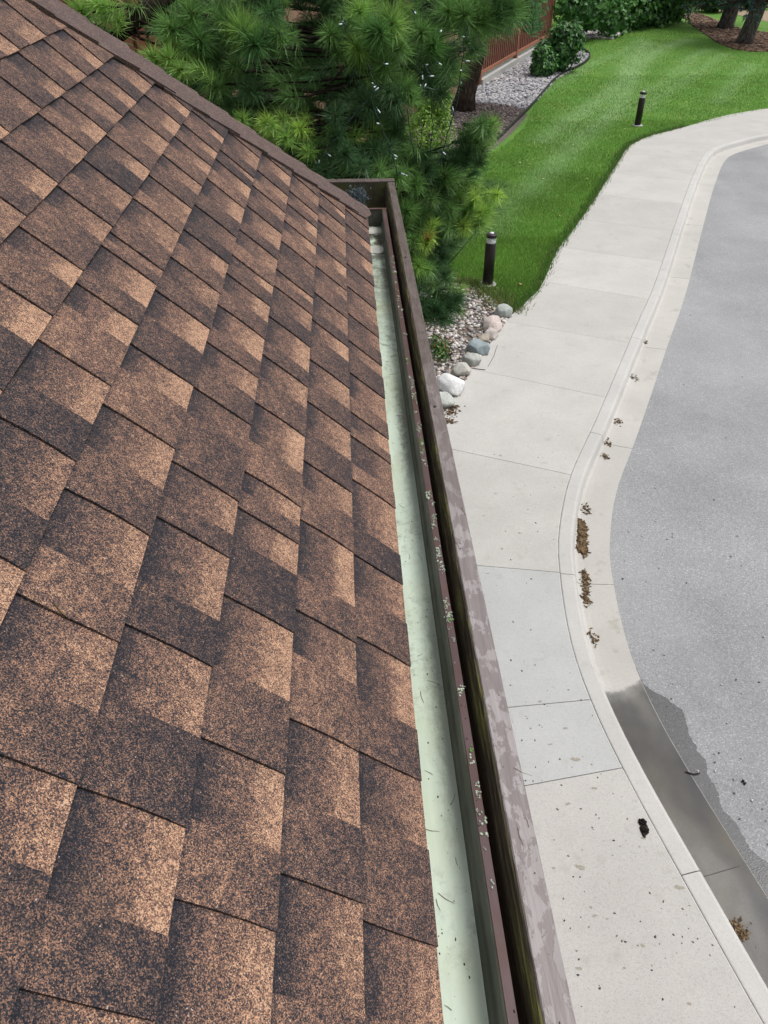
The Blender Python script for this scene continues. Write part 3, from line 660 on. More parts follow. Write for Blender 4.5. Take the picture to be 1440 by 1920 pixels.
# ================================================================ ROOF
SL = math.radians(44.04); EX, EZ = .0899, CAM_H-1.1727; CORN = 3.745
UP = np.array([-math.cos(SL), 0, math.sin(SL)]); NR = np.array([math.sin(SL), 0, math.cos(SL)]); EO = np.array([EX, 0, EZ])
def rp(s, y, h=0): return EO + UP*s + np.array([0, y, 0]) + NR*h
def hipY(s): return CORN - s*math.cos(SL)
roof = empty('shingle_roof', (EX, CORN, EZ), 'steep hip roof of blended brown and charcoal asphalt shingles', 'roof')
LINES = [.143*k for k in (0, 1, 2, 3, 4, 5, 5.95, 6.88, 7.78, 8.70, 9.62)] + [.143*(9.62+.96*k) for k in range(1, 9)]
CUTS = {0: [.215, .478, .741, .988, 1.216, 1.481, 1.668, 1.786, 2.004, 2.208, 2.406, 2.629, 2.845, 3.074, 3.29, 3.484],
        1: [.27, .497, .734, .963, 1.211, 1.417, 1.673, 1.893, 2.142, 2.343, 2.563, 2.777, 3.031, 3.214, 3.377],
        2: [.2, .422, .634, .902, 1.128, 1.242, 1.502, 1.728, 1.949, 2.154, 2.278, 2.521, 2.718, 2.907, 3.062, 3.286],
        3: [.08, .3, .503, .749, .982, 1.137, 1.397, 1.599, 1.798, 1.996, 2.13, 2.335, 2.565, 2.78, 2.971, 3.213],
        4: [.26, .502, .711, .927, 1.165, 1.391, 1.65, 1.847, 2.043, 2.244, 2.502, 2.721, 2.84, 3.096],
        5: [.5, .745, .988, 1.219, 1.461, 1.663, 1.745, 1.988, 2.19, 2.397, 2.608, 2.772, 2.967],
        6: [1.04, 1.3, 1.508, 1.765, 1.981, 2.209, 2.503, 2.724, 2.926],
        7: [1.32, 1.55, 1.768, 2.023, 2.217, 2.405, 2.6, 2.849],
        8: [1.82, 2.05, 2.26, 2.473, 2.668], 9: [2.05, 2.274, 2.504, 2.728]}
EXTRA = ([], [], [], [])     # joined pieces outside the frame
n_sh = 0
for k in range(len(LINES)-1):
    s0, s1 = LINES[k], LINES[k+1]
    cs = list(CUTS.get(k, []))
    if not cs: cs = [hipY(s0)-.3*random.random()-.1]
    while cs[0] > -1.6: cs.insert(0, cs[0]-random.uniform(.17, .27))
    top = hipY(s0)-.0
    while top-cs[-1] > .27: cs.append(cs[-1]+random.uniform(.18, .25))
    cs = [c for c in cs if c < top-.03]
    for i, c in enumerate(cs):
        y1 = cs[i+1] if i+1 < len(cs) else top+.02
        w = y1-c
        if w < .1: wb_ = .5*w
        else: wb_ = w*random.uniform(.34, .62)
        drk = random.random()
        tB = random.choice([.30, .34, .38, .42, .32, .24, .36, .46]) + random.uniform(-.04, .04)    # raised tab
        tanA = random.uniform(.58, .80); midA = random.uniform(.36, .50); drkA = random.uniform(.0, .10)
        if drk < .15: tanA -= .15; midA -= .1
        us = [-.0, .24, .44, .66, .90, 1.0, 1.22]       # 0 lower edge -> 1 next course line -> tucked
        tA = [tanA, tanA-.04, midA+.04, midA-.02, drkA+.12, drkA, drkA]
        tb = [tB-.05, tB-.02, tB+.01, tB+.03, tB+.06, tB-.10, tB-.10]  # upslope end darkened: course-edge shade put into the tone, like a printed shadow band
        V = []; F = []; T = []
        bow = random.uniform(-.0008, .0022); lift = random.uniform(0, .0008); jl = [random.uniform(-.0006, .0006) for _ in range(6)]
        # columns: B0 B1 B2 | A0 A1 A2 (increasing y)
        gap = .0022
        colsY = [(c+gap*.2, 1), (c+wb_*.5, 1), (c+wb_, 1), (c+wb_, 0), (c+wb_+(w-wb_)*.5, 0), (y1+.012, 0)]
        for ci, (y, isB) in enumerate(colsY):
            for ui, u in enumerate(us):
                s = s0+(s1-s0)*u + (jl[ci] if ui == 0 else 0)
                hA = .0062*(1-u)+.0012
                h = hA + ((.0046 if u > .1 else .0026) if isB else 0) + (lift if ui == 0 else 0)
                if u > 1.05: h = min(h, .0004)
                yy = y + (bow*math.sin(math.pi*min(u, 1))*2 if ci in (0,) else 0)
                yy = min(yy, hipY(s)-.004)
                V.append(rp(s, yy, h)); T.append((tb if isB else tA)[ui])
        nu = len(us)
        for ci in range(5):
            if ci == 2: continue
            for ui in range(nu-1): F.append((ci*nu+ui, ci*nu+ui+1, (ci+1)*nu+ui+1, (ci+1)*nu+ui))
        # thickness: lower edge and the near side of the raised tab
        def down(idx, depth):
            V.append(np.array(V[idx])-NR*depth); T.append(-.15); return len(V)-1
        lowB = [down(j*nu, .0125) for j in (0, 1, 2)]; lowA = [down(j*nu, .0085) for j in (3, 4, 5)]
        for q, l in ((0, lowB), (3, lowA)):
            for j in (0, 1): F.append((q*nu+j*nu, (q+j+1)*nu, l[j+1], l[j]))
        side = [down(ui, .0075) for ui in range(nu)]
        for ui in range(nu-1): F.append((ui+1, ui, side[ui], side[ui+1]))
        far_ = [down(2*nu+ui, .006) for ui in range(nu)]
        for ui in range(nu-1): F.append((2*nu+ui, 2*nu+ui+1, far_[ui+1], far_[ui]))
        V = np.array(V)
        if in_view(V, 10) and k <= 12:
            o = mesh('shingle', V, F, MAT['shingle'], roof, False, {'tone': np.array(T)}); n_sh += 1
        else:
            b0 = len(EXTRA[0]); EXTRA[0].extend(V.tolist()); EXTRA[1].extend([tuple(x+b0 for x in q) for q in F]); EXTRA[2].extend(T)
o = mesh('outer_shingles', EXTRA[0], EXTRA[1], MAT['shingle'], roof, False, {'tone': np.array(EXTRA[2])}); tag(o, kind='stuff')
# deck under the shingles and the other roof slope beyond the hip
sT = LINES[-1]
V = [rp(0.004, -1.9, -.003), rp(0.004, CORN, -.003), rp(sT, hipY(sT), -.003), rp(sT, -1.9, -.003)]
A_ = rp(0, CORN, 0); TOP = rp(sT, hipY(sT), 0)
V2 = [A_, A_+np.array([-4, 0, 0]), np.array([TOP[0]-4+1.0, TOP[1], TOP[2]]), TOP]
mesh('deck', V, [(0, 1, 2, 3)], MAT['felt'], roof)
sh2 = np.array(V2)
ys = np.linspace(0, 1, 19); VV = []; FF = []; TT = []
for i in range(18):
    for j in range(14):
        def q_(a, b): return (sh2[0]*(1-b)+sh2[1]*b)*(1-a)+(sh2[3]*(1-b)+sh2[2]*b)*a
        nn2 = np.array([0, math.sin(SL), math.cos(SL)]); b0 = len(VV); tn = random.uniform(.2, .65)
        for (a, b, h) in ((ys[i], j/14, .004), (ys[i], (j+1)/14, .004), (ys[i+1], (j+1)/14, -.002), (ys[i+1], j/14, -.002)): VV.append(q_(a, b)+nn2*h)
        TT += [tn]*4; FF.append((b0, b0+1, b0+2, b0+3))
o = mesh('rear_slope', VV, FF, MAT['shingle'], roof, False, {'tone': np.array(TT)})
# hip caps: folded pieces lapped up the hip
hd = UP.copy(); hip_dir = np.array([-math.cos(SL), -math.cos(SL), math.sin(SL)])
HL = np.linalg.norm(hip_dir); hip_dir = hip_dir/HL
NR2 = np.array([0, math.sin(SL), math.cos(SL)]); UP2 = np.array([0, -math.cos(SL), math.sin(SL)])
side1 = np.cross(hip_dir, NR); side1 /= np.linalg.norm(side1)
if side1[1] > 0: side1 = -side1       # towards the camera side, within this slope
side2 = np.cross(hip_dir, NR2); side2 /= np.linalg.norm(side2)
if side2[0] > 0: side2 = -side2
NB = (NR+NR2); NB /= np.linalg.norm(NB)
H0 = rp(0, CORN, 0); step = .150
for i in range(18):
    t0 = i*step+.012; t1 = t0+step+.05; V = []; F = []
    wv = random.uniform(-.004, .004)
    for (t, hh) in ((t0, .0215+random.uniform(0, .003)), (t0+.5*(t1-t0), .0185), (t1, .0145)):
        P = H0+hip_dir*t
        w1 = min(.118+wv+random.uniform(-.002, .002), .03+max(0., t)*1.1)
        sag = random.uniform(.0, .004)
        V += [P+side1*w1+NR*(hh-.004+sag), P+side1*.02+NR*(hh+.001), P+NB*(hh+.003), P+side2*.02+NR2*(hh+.001), P+side2*w1+NR2*(hh-.004)]
    for r in range(2):
        for j in range(4): F.append((r*5+j, r*5+j+1, (r+1)*5+j+1, (r+1)*5+j))
    b = len(V)
    V += [V[0]-NR*.012, V[5]-NR*.012, V[10]-NR*.012, V[1]-NR*.006, V[2]-NB*.006, V[3]-NR2*.006, V[4]-NR2*.006]
    F += [(0, 5, b+1, b), (5, 10, b+2, b+1), (1, 0, b, b+3), (2, 1, b+3, b+4), (3, 2, b+4, b+5), (4, 3, b+5, b+6)]
    mesh('hip_cap', V, F, MAT['cap'], roof)

# ================================================================ EAVES GUTTER AND BOARD
def mat_pale():
    t = NT('mint_gutter_paint'); y = t.sep(t.pos)[1]
    st = t.noise(26, 5, .7, sep=(1, .12, 1)); sp = t.vor(60); sp2 = t.noise(95, 3, .6); big = t.noise(3.2, 4, .6)
    c = t.ramp(st, [(.25, (.46, .545, .45)), (.75, (.60, .69, .59))])
    c = t.mix(t.math('MULTIPLY', t.ramp(big, [(.45, 0), (.7, 1)]), .5), c, (.42, .46, .30))
    dirt = t.math('MULTIPLY', t.ramp(t.noise(38, 5, .75), [(.50, 0), (.62, 1)]), t.ramp(t.noise(2.2, 3), [(.46, 0), (.66, 1)]))
    c = t.mix(t.math('MULTIPLY', dirt, .8), c, (.075, .07, .05))
    xw = t.n('ShaderNodeMapRange'); xw.inputs['From Min'].default_value = .118; xw.inputs['From Max'].default_value = .172; t.l(t.sep(t.pos)[0], xw.inputs['Value'])
    ym = t.ramp(t.noise(.9, 3, .6, sep=(.01, 1, 1)), [(.42, .1), (.60, 1)])
    silt = t.ramp(t.math('ADD', t.math('MULTIPLY', xw.outputs[0], .55), t.math('MULTIPLY', t.noise(70, 6, .8, sep=(1, .5, 1)), .75)), [(.56, 0), (.80, 1)])
    c = t.mix(t.math('MULTIPLY', silt, t.math('MULTIPLY', ym, .7)), c, (.07, .066, .045))
    stn = t.ramp(t.noise(5, 5, .7, sep=(1, .3, 1)), [(.52, 0), (.68, 1)]); c = t.mix(t.math('MULTIPLY', stn, .35), c, (.30, .30, .16))
    # thick black silt washed into the far end
    wash = t.n('ShaderNodeMapRange'); wash.inputs['From Min'].default_value = 2.6; wash.inputs['From Max'].default_value = 3.75; t.l(y, wash.inputs['Value'])
    f = t.math('MULTIPLY', wash.outputs[0], t.ramp(t.noise(17, 5, .75), [(.40, 0), (.55, 1)])); c = t.mix(f, c, (.06, .055, .04))
    spk = t.ramp(sp2, [(.70, 0), (.73, 1)]); c = t.mix(spk, c, (.03, .032, .026))
    t.col(c); t.rough(.5); t.spec(.35); t.bump(st, .1, .003); return t.m
def mat_dirty(name, a, b, c3, scale=30, rough=.6):
    t = NT(name); n = t.noise(scale, 6, .7, sep=(1, .15, 1)); n2 = t.noise(9, 4); c = t.ramp(n, [(.3, a), (.7, b)])
    c = t.mix(t.math('MULTIPLY', t.ramp(n2, [(.45, 0), (.65, 1)]), .6), c, c3); t.col(c); t.rough(rough); t.spec(.35); t.bump(n, .2, .004); return t.m
MAT['pale'] = mat_pale()
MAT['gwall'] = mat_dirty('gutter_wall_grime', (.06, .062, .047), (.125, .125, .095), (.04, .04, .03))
MAT['lip'] = mat_dirty('maroon_lip_paint', (.072, .045, .045), (.12, .078, .08), (.085, .045, .034), 18, .35)
def mat_mossy():
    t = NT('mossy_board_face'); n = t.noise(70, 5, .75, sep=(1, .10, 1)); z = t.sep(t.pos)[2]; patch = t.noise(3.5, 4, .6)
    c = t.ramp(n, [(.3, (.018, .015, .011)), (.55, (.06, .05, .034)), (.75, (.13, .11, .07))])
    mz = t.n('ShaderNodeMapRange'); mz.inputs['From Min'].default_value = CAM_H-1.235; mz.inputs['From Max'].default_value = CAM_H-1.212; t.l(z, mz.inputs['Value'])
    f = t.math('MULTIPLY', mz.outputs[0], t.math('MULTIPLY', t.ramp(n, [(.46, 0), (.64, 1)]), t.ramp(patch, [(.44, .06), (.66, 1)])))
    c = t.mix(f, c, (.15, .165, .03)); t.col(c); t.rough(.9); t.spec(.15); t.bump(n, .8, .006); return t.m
MAT['mossy'] = mat_mossy()
def mat_board():
    t = NT('weathered_board_top'); y = t.sep(t.pos)[1]
    gr = t.noise(120, 4, .6, sep=(1, .06, 1)); bl = t.noise(38, 6, .66, sep=(1, .5, 1), dist=.3); big = t.noise(1.6, 3)
    wet = t.ramp(bl, [(.503, 0), (.527, 1)])
    dry = t.ramp(gr, [(.3, (.225, .203, .203)), (.7, (.305, .28, .28))]); dk = t.ramp(gr, [(.3, (.155, .132, .130)), (.7, (.215, .188, .186))])
    c = t.mix(wet, dk, dry)
    mr = t.n('ShaderNodeMapRange'); mr.inputs['From Min'].default_value = 1.1; mr.inputs['From Max'].default_value = 2.4; t.l(t.math('ADD', y, t.math('MULTIPLY', t.math('SUBTRACT', big, .5), 1.5)), mr.inputs['Value'])
    br = t.ramp(gr, [(.3, (.085, .066, .060)), (.7, (.14, .112, .104))])
    c = t.mix(mr.outputs[0], c, br)
    sp = t.ramp(t.noise(75, 3, .6), [(.70, 0), (.74, 1)]); c = t.mix(t.math('MULTIPLY', sp, .7), c, (.30, .28, .27))
    t.col(c); t.setv(t.b.inputs['Roughness'], t.ramp(wet, [(0, .32), (1, .55)])); t.spec(.4); t.bump(t.math('ADD', gr, t.math('MULTIPLY', wet, .3)), .5, .002); return t.m
MAT['board'] = mat_board(); MAT['board_side'] = mat_dirty('board_side_stain', (.05, .036, .03), (.11, .08, .07), (.06, .05, .03))

def xs(x0, x1): return lambda y: x0+(x1-x0)*(y-.4)/3.5     # slight out-of-parallel run, near -> far
def strip(name, prof, y0, y1, mat, parent, n=40, jit=0.0, smooth=False):
    """prof: list of (xfunc, z); swept along the eave"""
    V = []; F = []; m = len(prof); Y = np.linspace(y0, y1, n+1)
    for y in Y:
        for xf, z in prof: V.append((xf(y)+random.uniform(-jit, jit), y, CAM_H+z+random.uniform(-jit, jit)))
    for i in range(n):
        for j in range(m-1): F.append((i*m+j, i*m+j+1, (i+1)*m+j+1, (i+1)*m+j))
    return mesh(name, V, F, mat, parent, smooth)
Y0, YG, YE = -1.9, 3.93, 4.285
gut = empty('eaves_gutter', (.15, 1.5, CAM_H-1.31), 'mint-painted metal gutter with maroon lip under the shingle edge', 'gutter')
ZF, ZL, ZB = -1.30, -1.215, -1.188
pr, dr, mr_ = xs(.1720, .1670), xs(.1870, .1765), xs(.2015, .1940)
strip('floor', [(lambda y: -.06, ZF+.012), (lambda y: .06, ZF), (lambda y: pr(y)+.006, ZF)], Y0, YG, MAT['pale'], gut)
strip('front_wall', [(lambda y: pr(y)+.0005, ZF+.0005), (lambda y: pr(y)+.004, ZF+.028), (lambda y: pr(y)+.009, ZF+.034), (lambda y: dr(y)-.003, ZL-.004), (dr, ZL-.0012)], Y0, YG, MAT['gwall'], gut, 40, .0004)
strip('lip', [(dr, ZL-.006), (lambda y: dr(y)+.0005, ZL), (mr_, ZL+.001), (lambda y: mr_(y)+.0005, ZL-.012)], Y0, YG, MAT['lip'], gut)
strip('back_wall', [(lambda y: -.062, ZF+.012), (lambda y: -.062, ZF+.11)], Y0, YG, MAT['gwall'], gut)
m = MB(); m.box((.06, YG+.002, CAM_H+ZF+.04), (.26, .004, .075)); m.build('end_wall', MAT['gwall'], gut)
m = MB(); m.box((.075, YG+.008, CAM_H+ZL-.002), (.245, .018, .004)); m.build('end_lip', MAT['lip'], gut)
# pale worn patches of bare metal near the closed end
MAT['bare'] = mat_dirty('worn_pale_metal', (.42, .42, .38), (.6, .6, .55), (.3, .3, .26), 40)
for yc, w in ((3.86, .045), (3.60, .05)):
    V = []; m_ = 16
    for j in range(m_):
        a = 2*math.pi*j/m_; V.append((.125+.05*math.cos(a)*(1+rng.normal(0, .1)), yc+w*math.sin(a)*(1+rng.normal(0, .12)), CAM_H+ZF+.0035))
    mesh('worn_patch', V, [tuple(range(m_))], MAT['bare'], gut)
# lichen rosettes on the lip
lv = []; lf = []; lt = []; cnt = 0
dens = [(.95, 1.0, 3), (1.02, 1.25, 9), (1.3, 1.62, 14), (1.7, 1.95, 11), (2.0, 2.25, 10), (2.3, 3.3, 16), (.55, .95, 7)]
for a, b, n in dens:
    for _ in range(int(n*1.7)):
        y = rng.uniform(a, b); x = rng.uniform(dr(y)+.003, mr_(y)-.003); r = rng.uniform(.002, .0068); col = np.array((.33, .38, .30))*rng.uniform(.75, 1.15) if rng.uniform() < .85 else np.array((.14, .25, .08))
        for k in range(int(rng.integers(4, 9))):
            q = rng.normal(0, r*.55, 2); v0, f0 = ICO1; sz = r*rng.uniform(.25, .5)
            v = v0*(1+rng.normal(0, .2, (len(v0), 1)))*[sz, sz*1.2, sz*.5]+[x+q[0], y+q[1]*1.6, CAM_H+ZL+.0015]
            lv.append(v); lf.append(f0+cnt); cnt += len(v0); lt.append(np.tile([*col, 1], (len(v0), 1)))
o = fast_mesh('lichen', np.concatenate(lv), np.concatenate(lf), MAT['litter'], gut, False, {'tint': np.concatenate(lt)}); tag(o, kind='stuff')

fb = empty('fascia_board', (.25, 1.5, CAM_H+ZB-.2), 'weathered brown-grey fascia board with mossy inner face beyond the gutter', 'board')
wl, br_ = xs(.2305, .2215), xs(.2745, .2575)
strip('top_face', [(lambda y: wl(y)+.001, ZB-.002), (lambda y: wl(y)+.003, ZB), (lambda y: br_(y)-.002, ZB), (br_, ZB-.002)], Y0, YE, MAT['board'], fb, 120, .0003)
strip('inner_face', [(lambda y: wl(y)-.015, ZB-.24), (lambda y: wl(y)-.0155, ZB-.040), (lambda y: wl(y)-.0135, ZB-.026), (lambda y: wl(y)-.0085, ZB-.013), (lambda y: wl(y)-.003, ZB-.004), (lambda y: wl(y)+.0012, ZB-.0022)], Y0, YE, MAT['mossy'], fb, 120, .0007)
strip('outer_face', [(br_, ZB-.0022), (br_, ZB-.24)], Y0, YE+.054, MAT['board_side'], fb)
# return board round the corner
m = MB(); m.box((br_(YE)-.62+.31, YE+.027, CAM_H+ZB-.12), (.62, .052, .24)); o = m.build('return_board', MAT['board_side'], fb)
m = MB(); m.box((br_(YE)-.31, YE+.027, CAM_H+ZB+.0015), (.622, .056, .006)); m.build('return_top', MAT['board_top2'] if 'board_top2' in MAT else MAT['board'], fb)
V = [(wl(YE)-.002, YE-.0015, CAM_H+ZB-.003), (wl(YE)-.6, YE-.0015, CAM_H+ZB-.003), (wl(YE)-.6, YE-.0015, CAM_H+ZB-.24), (wl(YE)-.002, YE-.0015, CAM_H+ZB-.24)]
MAT['mossy_end'] = mat_dirty('mossy_return_face', (.025, .022, .014), (.08, .07, .04), (.085, .10, .03), 30, .9)
mesh('return_inner', V, [(0, 1, 2, 3)], MAT['mossy_end'], fb)
# screw heads
for yy in (1.99, 3.2):
    m = MB(); m.lathe((wl(yy)+.016, yy, CAM_H+ZB), [(.0045, 0), (.0045, .002), (.003, .003)], 10); m.build('screw', MAT['edging'], fb, True)
# split at a joint in the inner board edge
m = MB(); m.tube([(wl(.84)-.004, .82, CAM_H+ZB-.03), (wl(.86)-.002, .86, CAM_H+ZB-.012), (wl(.9), .9, CAM_H+ZB-.006)], [.0035, .003, .001], 5); m.build('splinter', MAT['bare'], fb)
# blue-grey lichen tuft in the box corner
lv = []; lt = []
c0 = np.array(at(671, 369, YE-.04))
for _ in range(1100):
    p = c0+rng.normal(0, 1, 3)*[.024, .012, .02]; d = rng.normal(0, 1, 3); d /= np.linalg.norm(d); w = np.cross(d, rng.normal(0, 1, 3)); w /= np.linalg.norm(w)
    lv.append([p-w*.0018, p+w*.0018, p+d*.018]); k = rng.uniform(.6, 1.3); lt += [[.13*k, .165*k, .185*k, 1]]*3
o = fast_mesh('lichen_tuft', np.array(lv).reshape(-1, 3), np.arange(len(lv)*3).reshape(-1, 3), MAT['litter'], None, False, {'tint': np.array(lt)}); tag(o, 'blue-grey tuft of bushy lichen in the corner behind the gutter end', 'lichen')

# dropped pine needles and crumbs on roof, gutter and board
mb = MB(); 
def needle(p, d, L, r=.0006, bend=.2):
    d = np.array(d)/np.linalg.norm(d); w = np.cross(d, (0, 0, 1)); mb.tube([p, np.array(p)+d*L*.5+w*L*bend*.3, np.array(p)+d*L], [r, r, r*.6], 4)
for _ in range(60):
    y = rng.uniform(.3, 3.6)*rng.uniform(.6, 1); r_ = rng.uniform()
    if r_ < .55: p = (rng.uniform(.1, .165), y, CAM_H+ZF+.0015); d = (rng.normal(0, .5), rng.normal(0, 1), 0)
    elif r_ < .75: p = (rng.uniform(wl(y)+.006, br_(y)-.006), y, CAM_H+ZB+.001); d = (rng.normal(0, .15), rng.normal(0, 1), 0)
    else:
        s = rng.uniform(.02, 1.0); p = rp(s, y, .0115); dd = rng.normal(0, 1, 2); d = UP*dd[0]+np.array([0, dd[1], 0])
    needle(p, d, rng.uniform(.008, .038), .00045)
o = mb.build('dropped_needles', MAT['twig']); tag(o, 'loose brown pine needles dropped on shingles, gutter and board', 'needles', kind='stuff')
cr = []
for _ in range(260):
    y = .35+rng.uniform(0, 1)**1.1*3.3
    if rng.uniform() < .7: x = rng.uniform(.1, .172); z = CAM_H+ZF+.001
    elif rng.uniform() < .5: x = rng.uniform(wl(y)+.004, br_(y)-.004); z = CAM_H+ZB+.0005
    else: x = rng.uniform(dr(y)+.002, mr_(y)-.002); z = CAM_H+ZL+.001
    cr.append((x, y, z))
V = []; F = []; T = []; v0, f0 = ICO1
for i, c in enumerate(cr):
    sz = .0004+.0011*rng.uniform(0, 1)**2.2; V.append(v0*(1+rng.normal(0, .25, (len(v0), 1)))*[sz, sz*rng.uniform(1, 2.2), sz*.6]+np.array(c)); F.append(f0+i*len(v0)); T.append(np.tile([.03, .028, .022, 1], (len(v0), 1)))
o = fast_mesh('gutter_crumbs', np.concatenate(V), np.concatenate(F), MAT['litter'], None, False, {'tint': np.concatenate(T)}); tag(o, 'black crumbs of dirt speckling the mint gutter and board', 'dirt', kind='stuff')
m = MB(); q = np.array(rp(.67, .72, .011)); m.tube([q, q+np.array([.0, -.008, -.002])+UP*-.012, q+UP*-.022+np.array([0, -.012, 0])], [.0008, .0012, .0006], 5); o = m.build('wood_chip', MAT['twig']); tag(o, 'pale wood chip lying on a shingle at the left', 'chip')

# house wall below the eave
e = empty('house_wall', (-.45, 1.2, 0), 'red-brown board house wall below the roof eave', 'wall')
m = MB(); m.box((-.55, .75, 2.28), (.2, 5.3, 4.56)); m.build('wall_core', MAT['red_wood'], e)
m = MB(); m.box((-.16, .95, 4.42), (.56, 5.7, .05)); m.build('soffit', MAT['red_wood_pale'], e)
m = MB(); m.box((-2.6, 3.3, 2.28), (3.8, .2, 4.55)); m.build('end_wall', MAT['red_wood'], e)

# ================================================================ TREES
def tuft_geo(P, D, L, n, tint, w=.0032, shoot=.10, r=rng):
    """bottlebrush of needles round a shoot tip; returns verts (n,5,3), colour (n,3)"""
    D = D/np.linalg.norm(D); a = np.cross(D, (0, 0, 1) if abs(D[2]) < .9 else (1, 0, 0)); a /= np.linalg.norm(a); b = np.cross(D, a)
    t = r.uniform(0, 1, n)**.7; ph = r.uniform(0, 2*math.pi, n)
    ang = np.radians(np.clip(r.normal(72-42*t, 13), 6, 105))
    base = P - D*shoot*(1-t)[:, None]
    rad = np.cos(ph)[:, None]*a+np.sin(ph)[:, None]*b
    d1 = np.cos(ang)[:, None]*D+np.sin(ang)[:, None]*rad
    ln = (L*np.clip(r.normal(.92, .17, n), .4, 1.25))[:, None]
    d2 = d1+D*.2+np.array([0, 0, -.24])+r.normal(0, .12, (n, 3)); d2 /= np.linalg.norm(d2, axis=1)[:, None]
    mid = base+d1*ln*.5; tip = mid+d2*ln*.5
    side = np.cross(d1, r.normal(0, 1, (n, 3))); side /= np.linalg.norm(side, axis=1)[:, None]+1e-9; side *= w/2
    V = np.stack([base-side, base+side, mid-side, mid+side, tip], 1)
    c = np.array(tint)*(r.uniform(.65, 1.35, n)[:, None]); return V, c
TRI5 = np.array([[0, 1, 3], [0, 3, 2], [2, 3, 4]])
def build_needles(name, Vs, Cs, mat, parent):
    V = np.concatenate(Vs); C_ = np.concatenate(Cs); n = len(V)
    T = (TRI5[None]+5*np.arange(n)[:, None, None]).reshape(-1, 3)
    col = np.repeat(np.column_stack([C_, np.ones(n)]), 5, 0)
    return fast_mesh(name, V.reshape(-1, 3), T, mat, parent, False, {'tint': col})

PINE = np.array([.35, 7.0, 0.])
pine = empty('pine_tree', tuple(PINE), 'large long-needled pine crowding the far roof corner, hung with light strings', 'tree')
m = MB(); m.tube([PINE+np.array([0, 0, -.1]), PINE+[.02, -.02, 1.5], PINE+[-.03, .0, 3.5], PINE+[.0, .03, 6.0], PINE+[.02, 0, 8.6]], [.19, .16, .13, .10, .03], 12); m.build('trunk', MAT['bark_dark'], pine, True)
DK, MD, BRT, LIME = (.07, .155, .060), (.18, .34, .10), (.31, .52, .13), (.42, .62, .13)
# picture-plane outline of the crown as surveyed, used to shape which shoots exist
OUT = [(-400, -900), (1010, -900), (1012, 20), (985, 60), (930, 52), (905, 100), (880, 110), (868, 150), (850, 170), (800, 178), (762, 186), (740, 215), (745, 262), (790, 285), (830, 300), (862, 275), (900, 225), (928, 228), (938, 262), (900, 300), (895, 330), (942, 350), (945, 395), (905, 425), (870, 440), (850, 470), (845, 520), (870, 545), (862, 580), (835, 610), (800, 612), (790, 700), (-400, 700)]
HOLE1 = [(195, -20), (300, -20), (292, 30), (262, 62), (215, 60)]
Vs = []; Cs = []; br = MB(); tips = MB()
def ok(p):
    if p[1] < 4.52: return False
    if p[2] < .3: return False
    q, d = to_px(p); q = q[0]
    if p[1] < 5.0: return False
    if q[0] < -350 or d[0] < .1: return True
    if q[0] > 1010 and q[1] > -260: return False
    if q[1] > -250 and not in_poly([q], OUT)[0]: return False
    if in_poly([q], HOLE1)[0]: return False
    return True
def add_tuft(p, d, L, n, tint, w=.0034, shoot=.1):
    V, c = tuft_geo(np.array(p), np.array(d, float), L, n, tint, w, shoot); Vs.append(V); Cs.append(c)
nt = 0
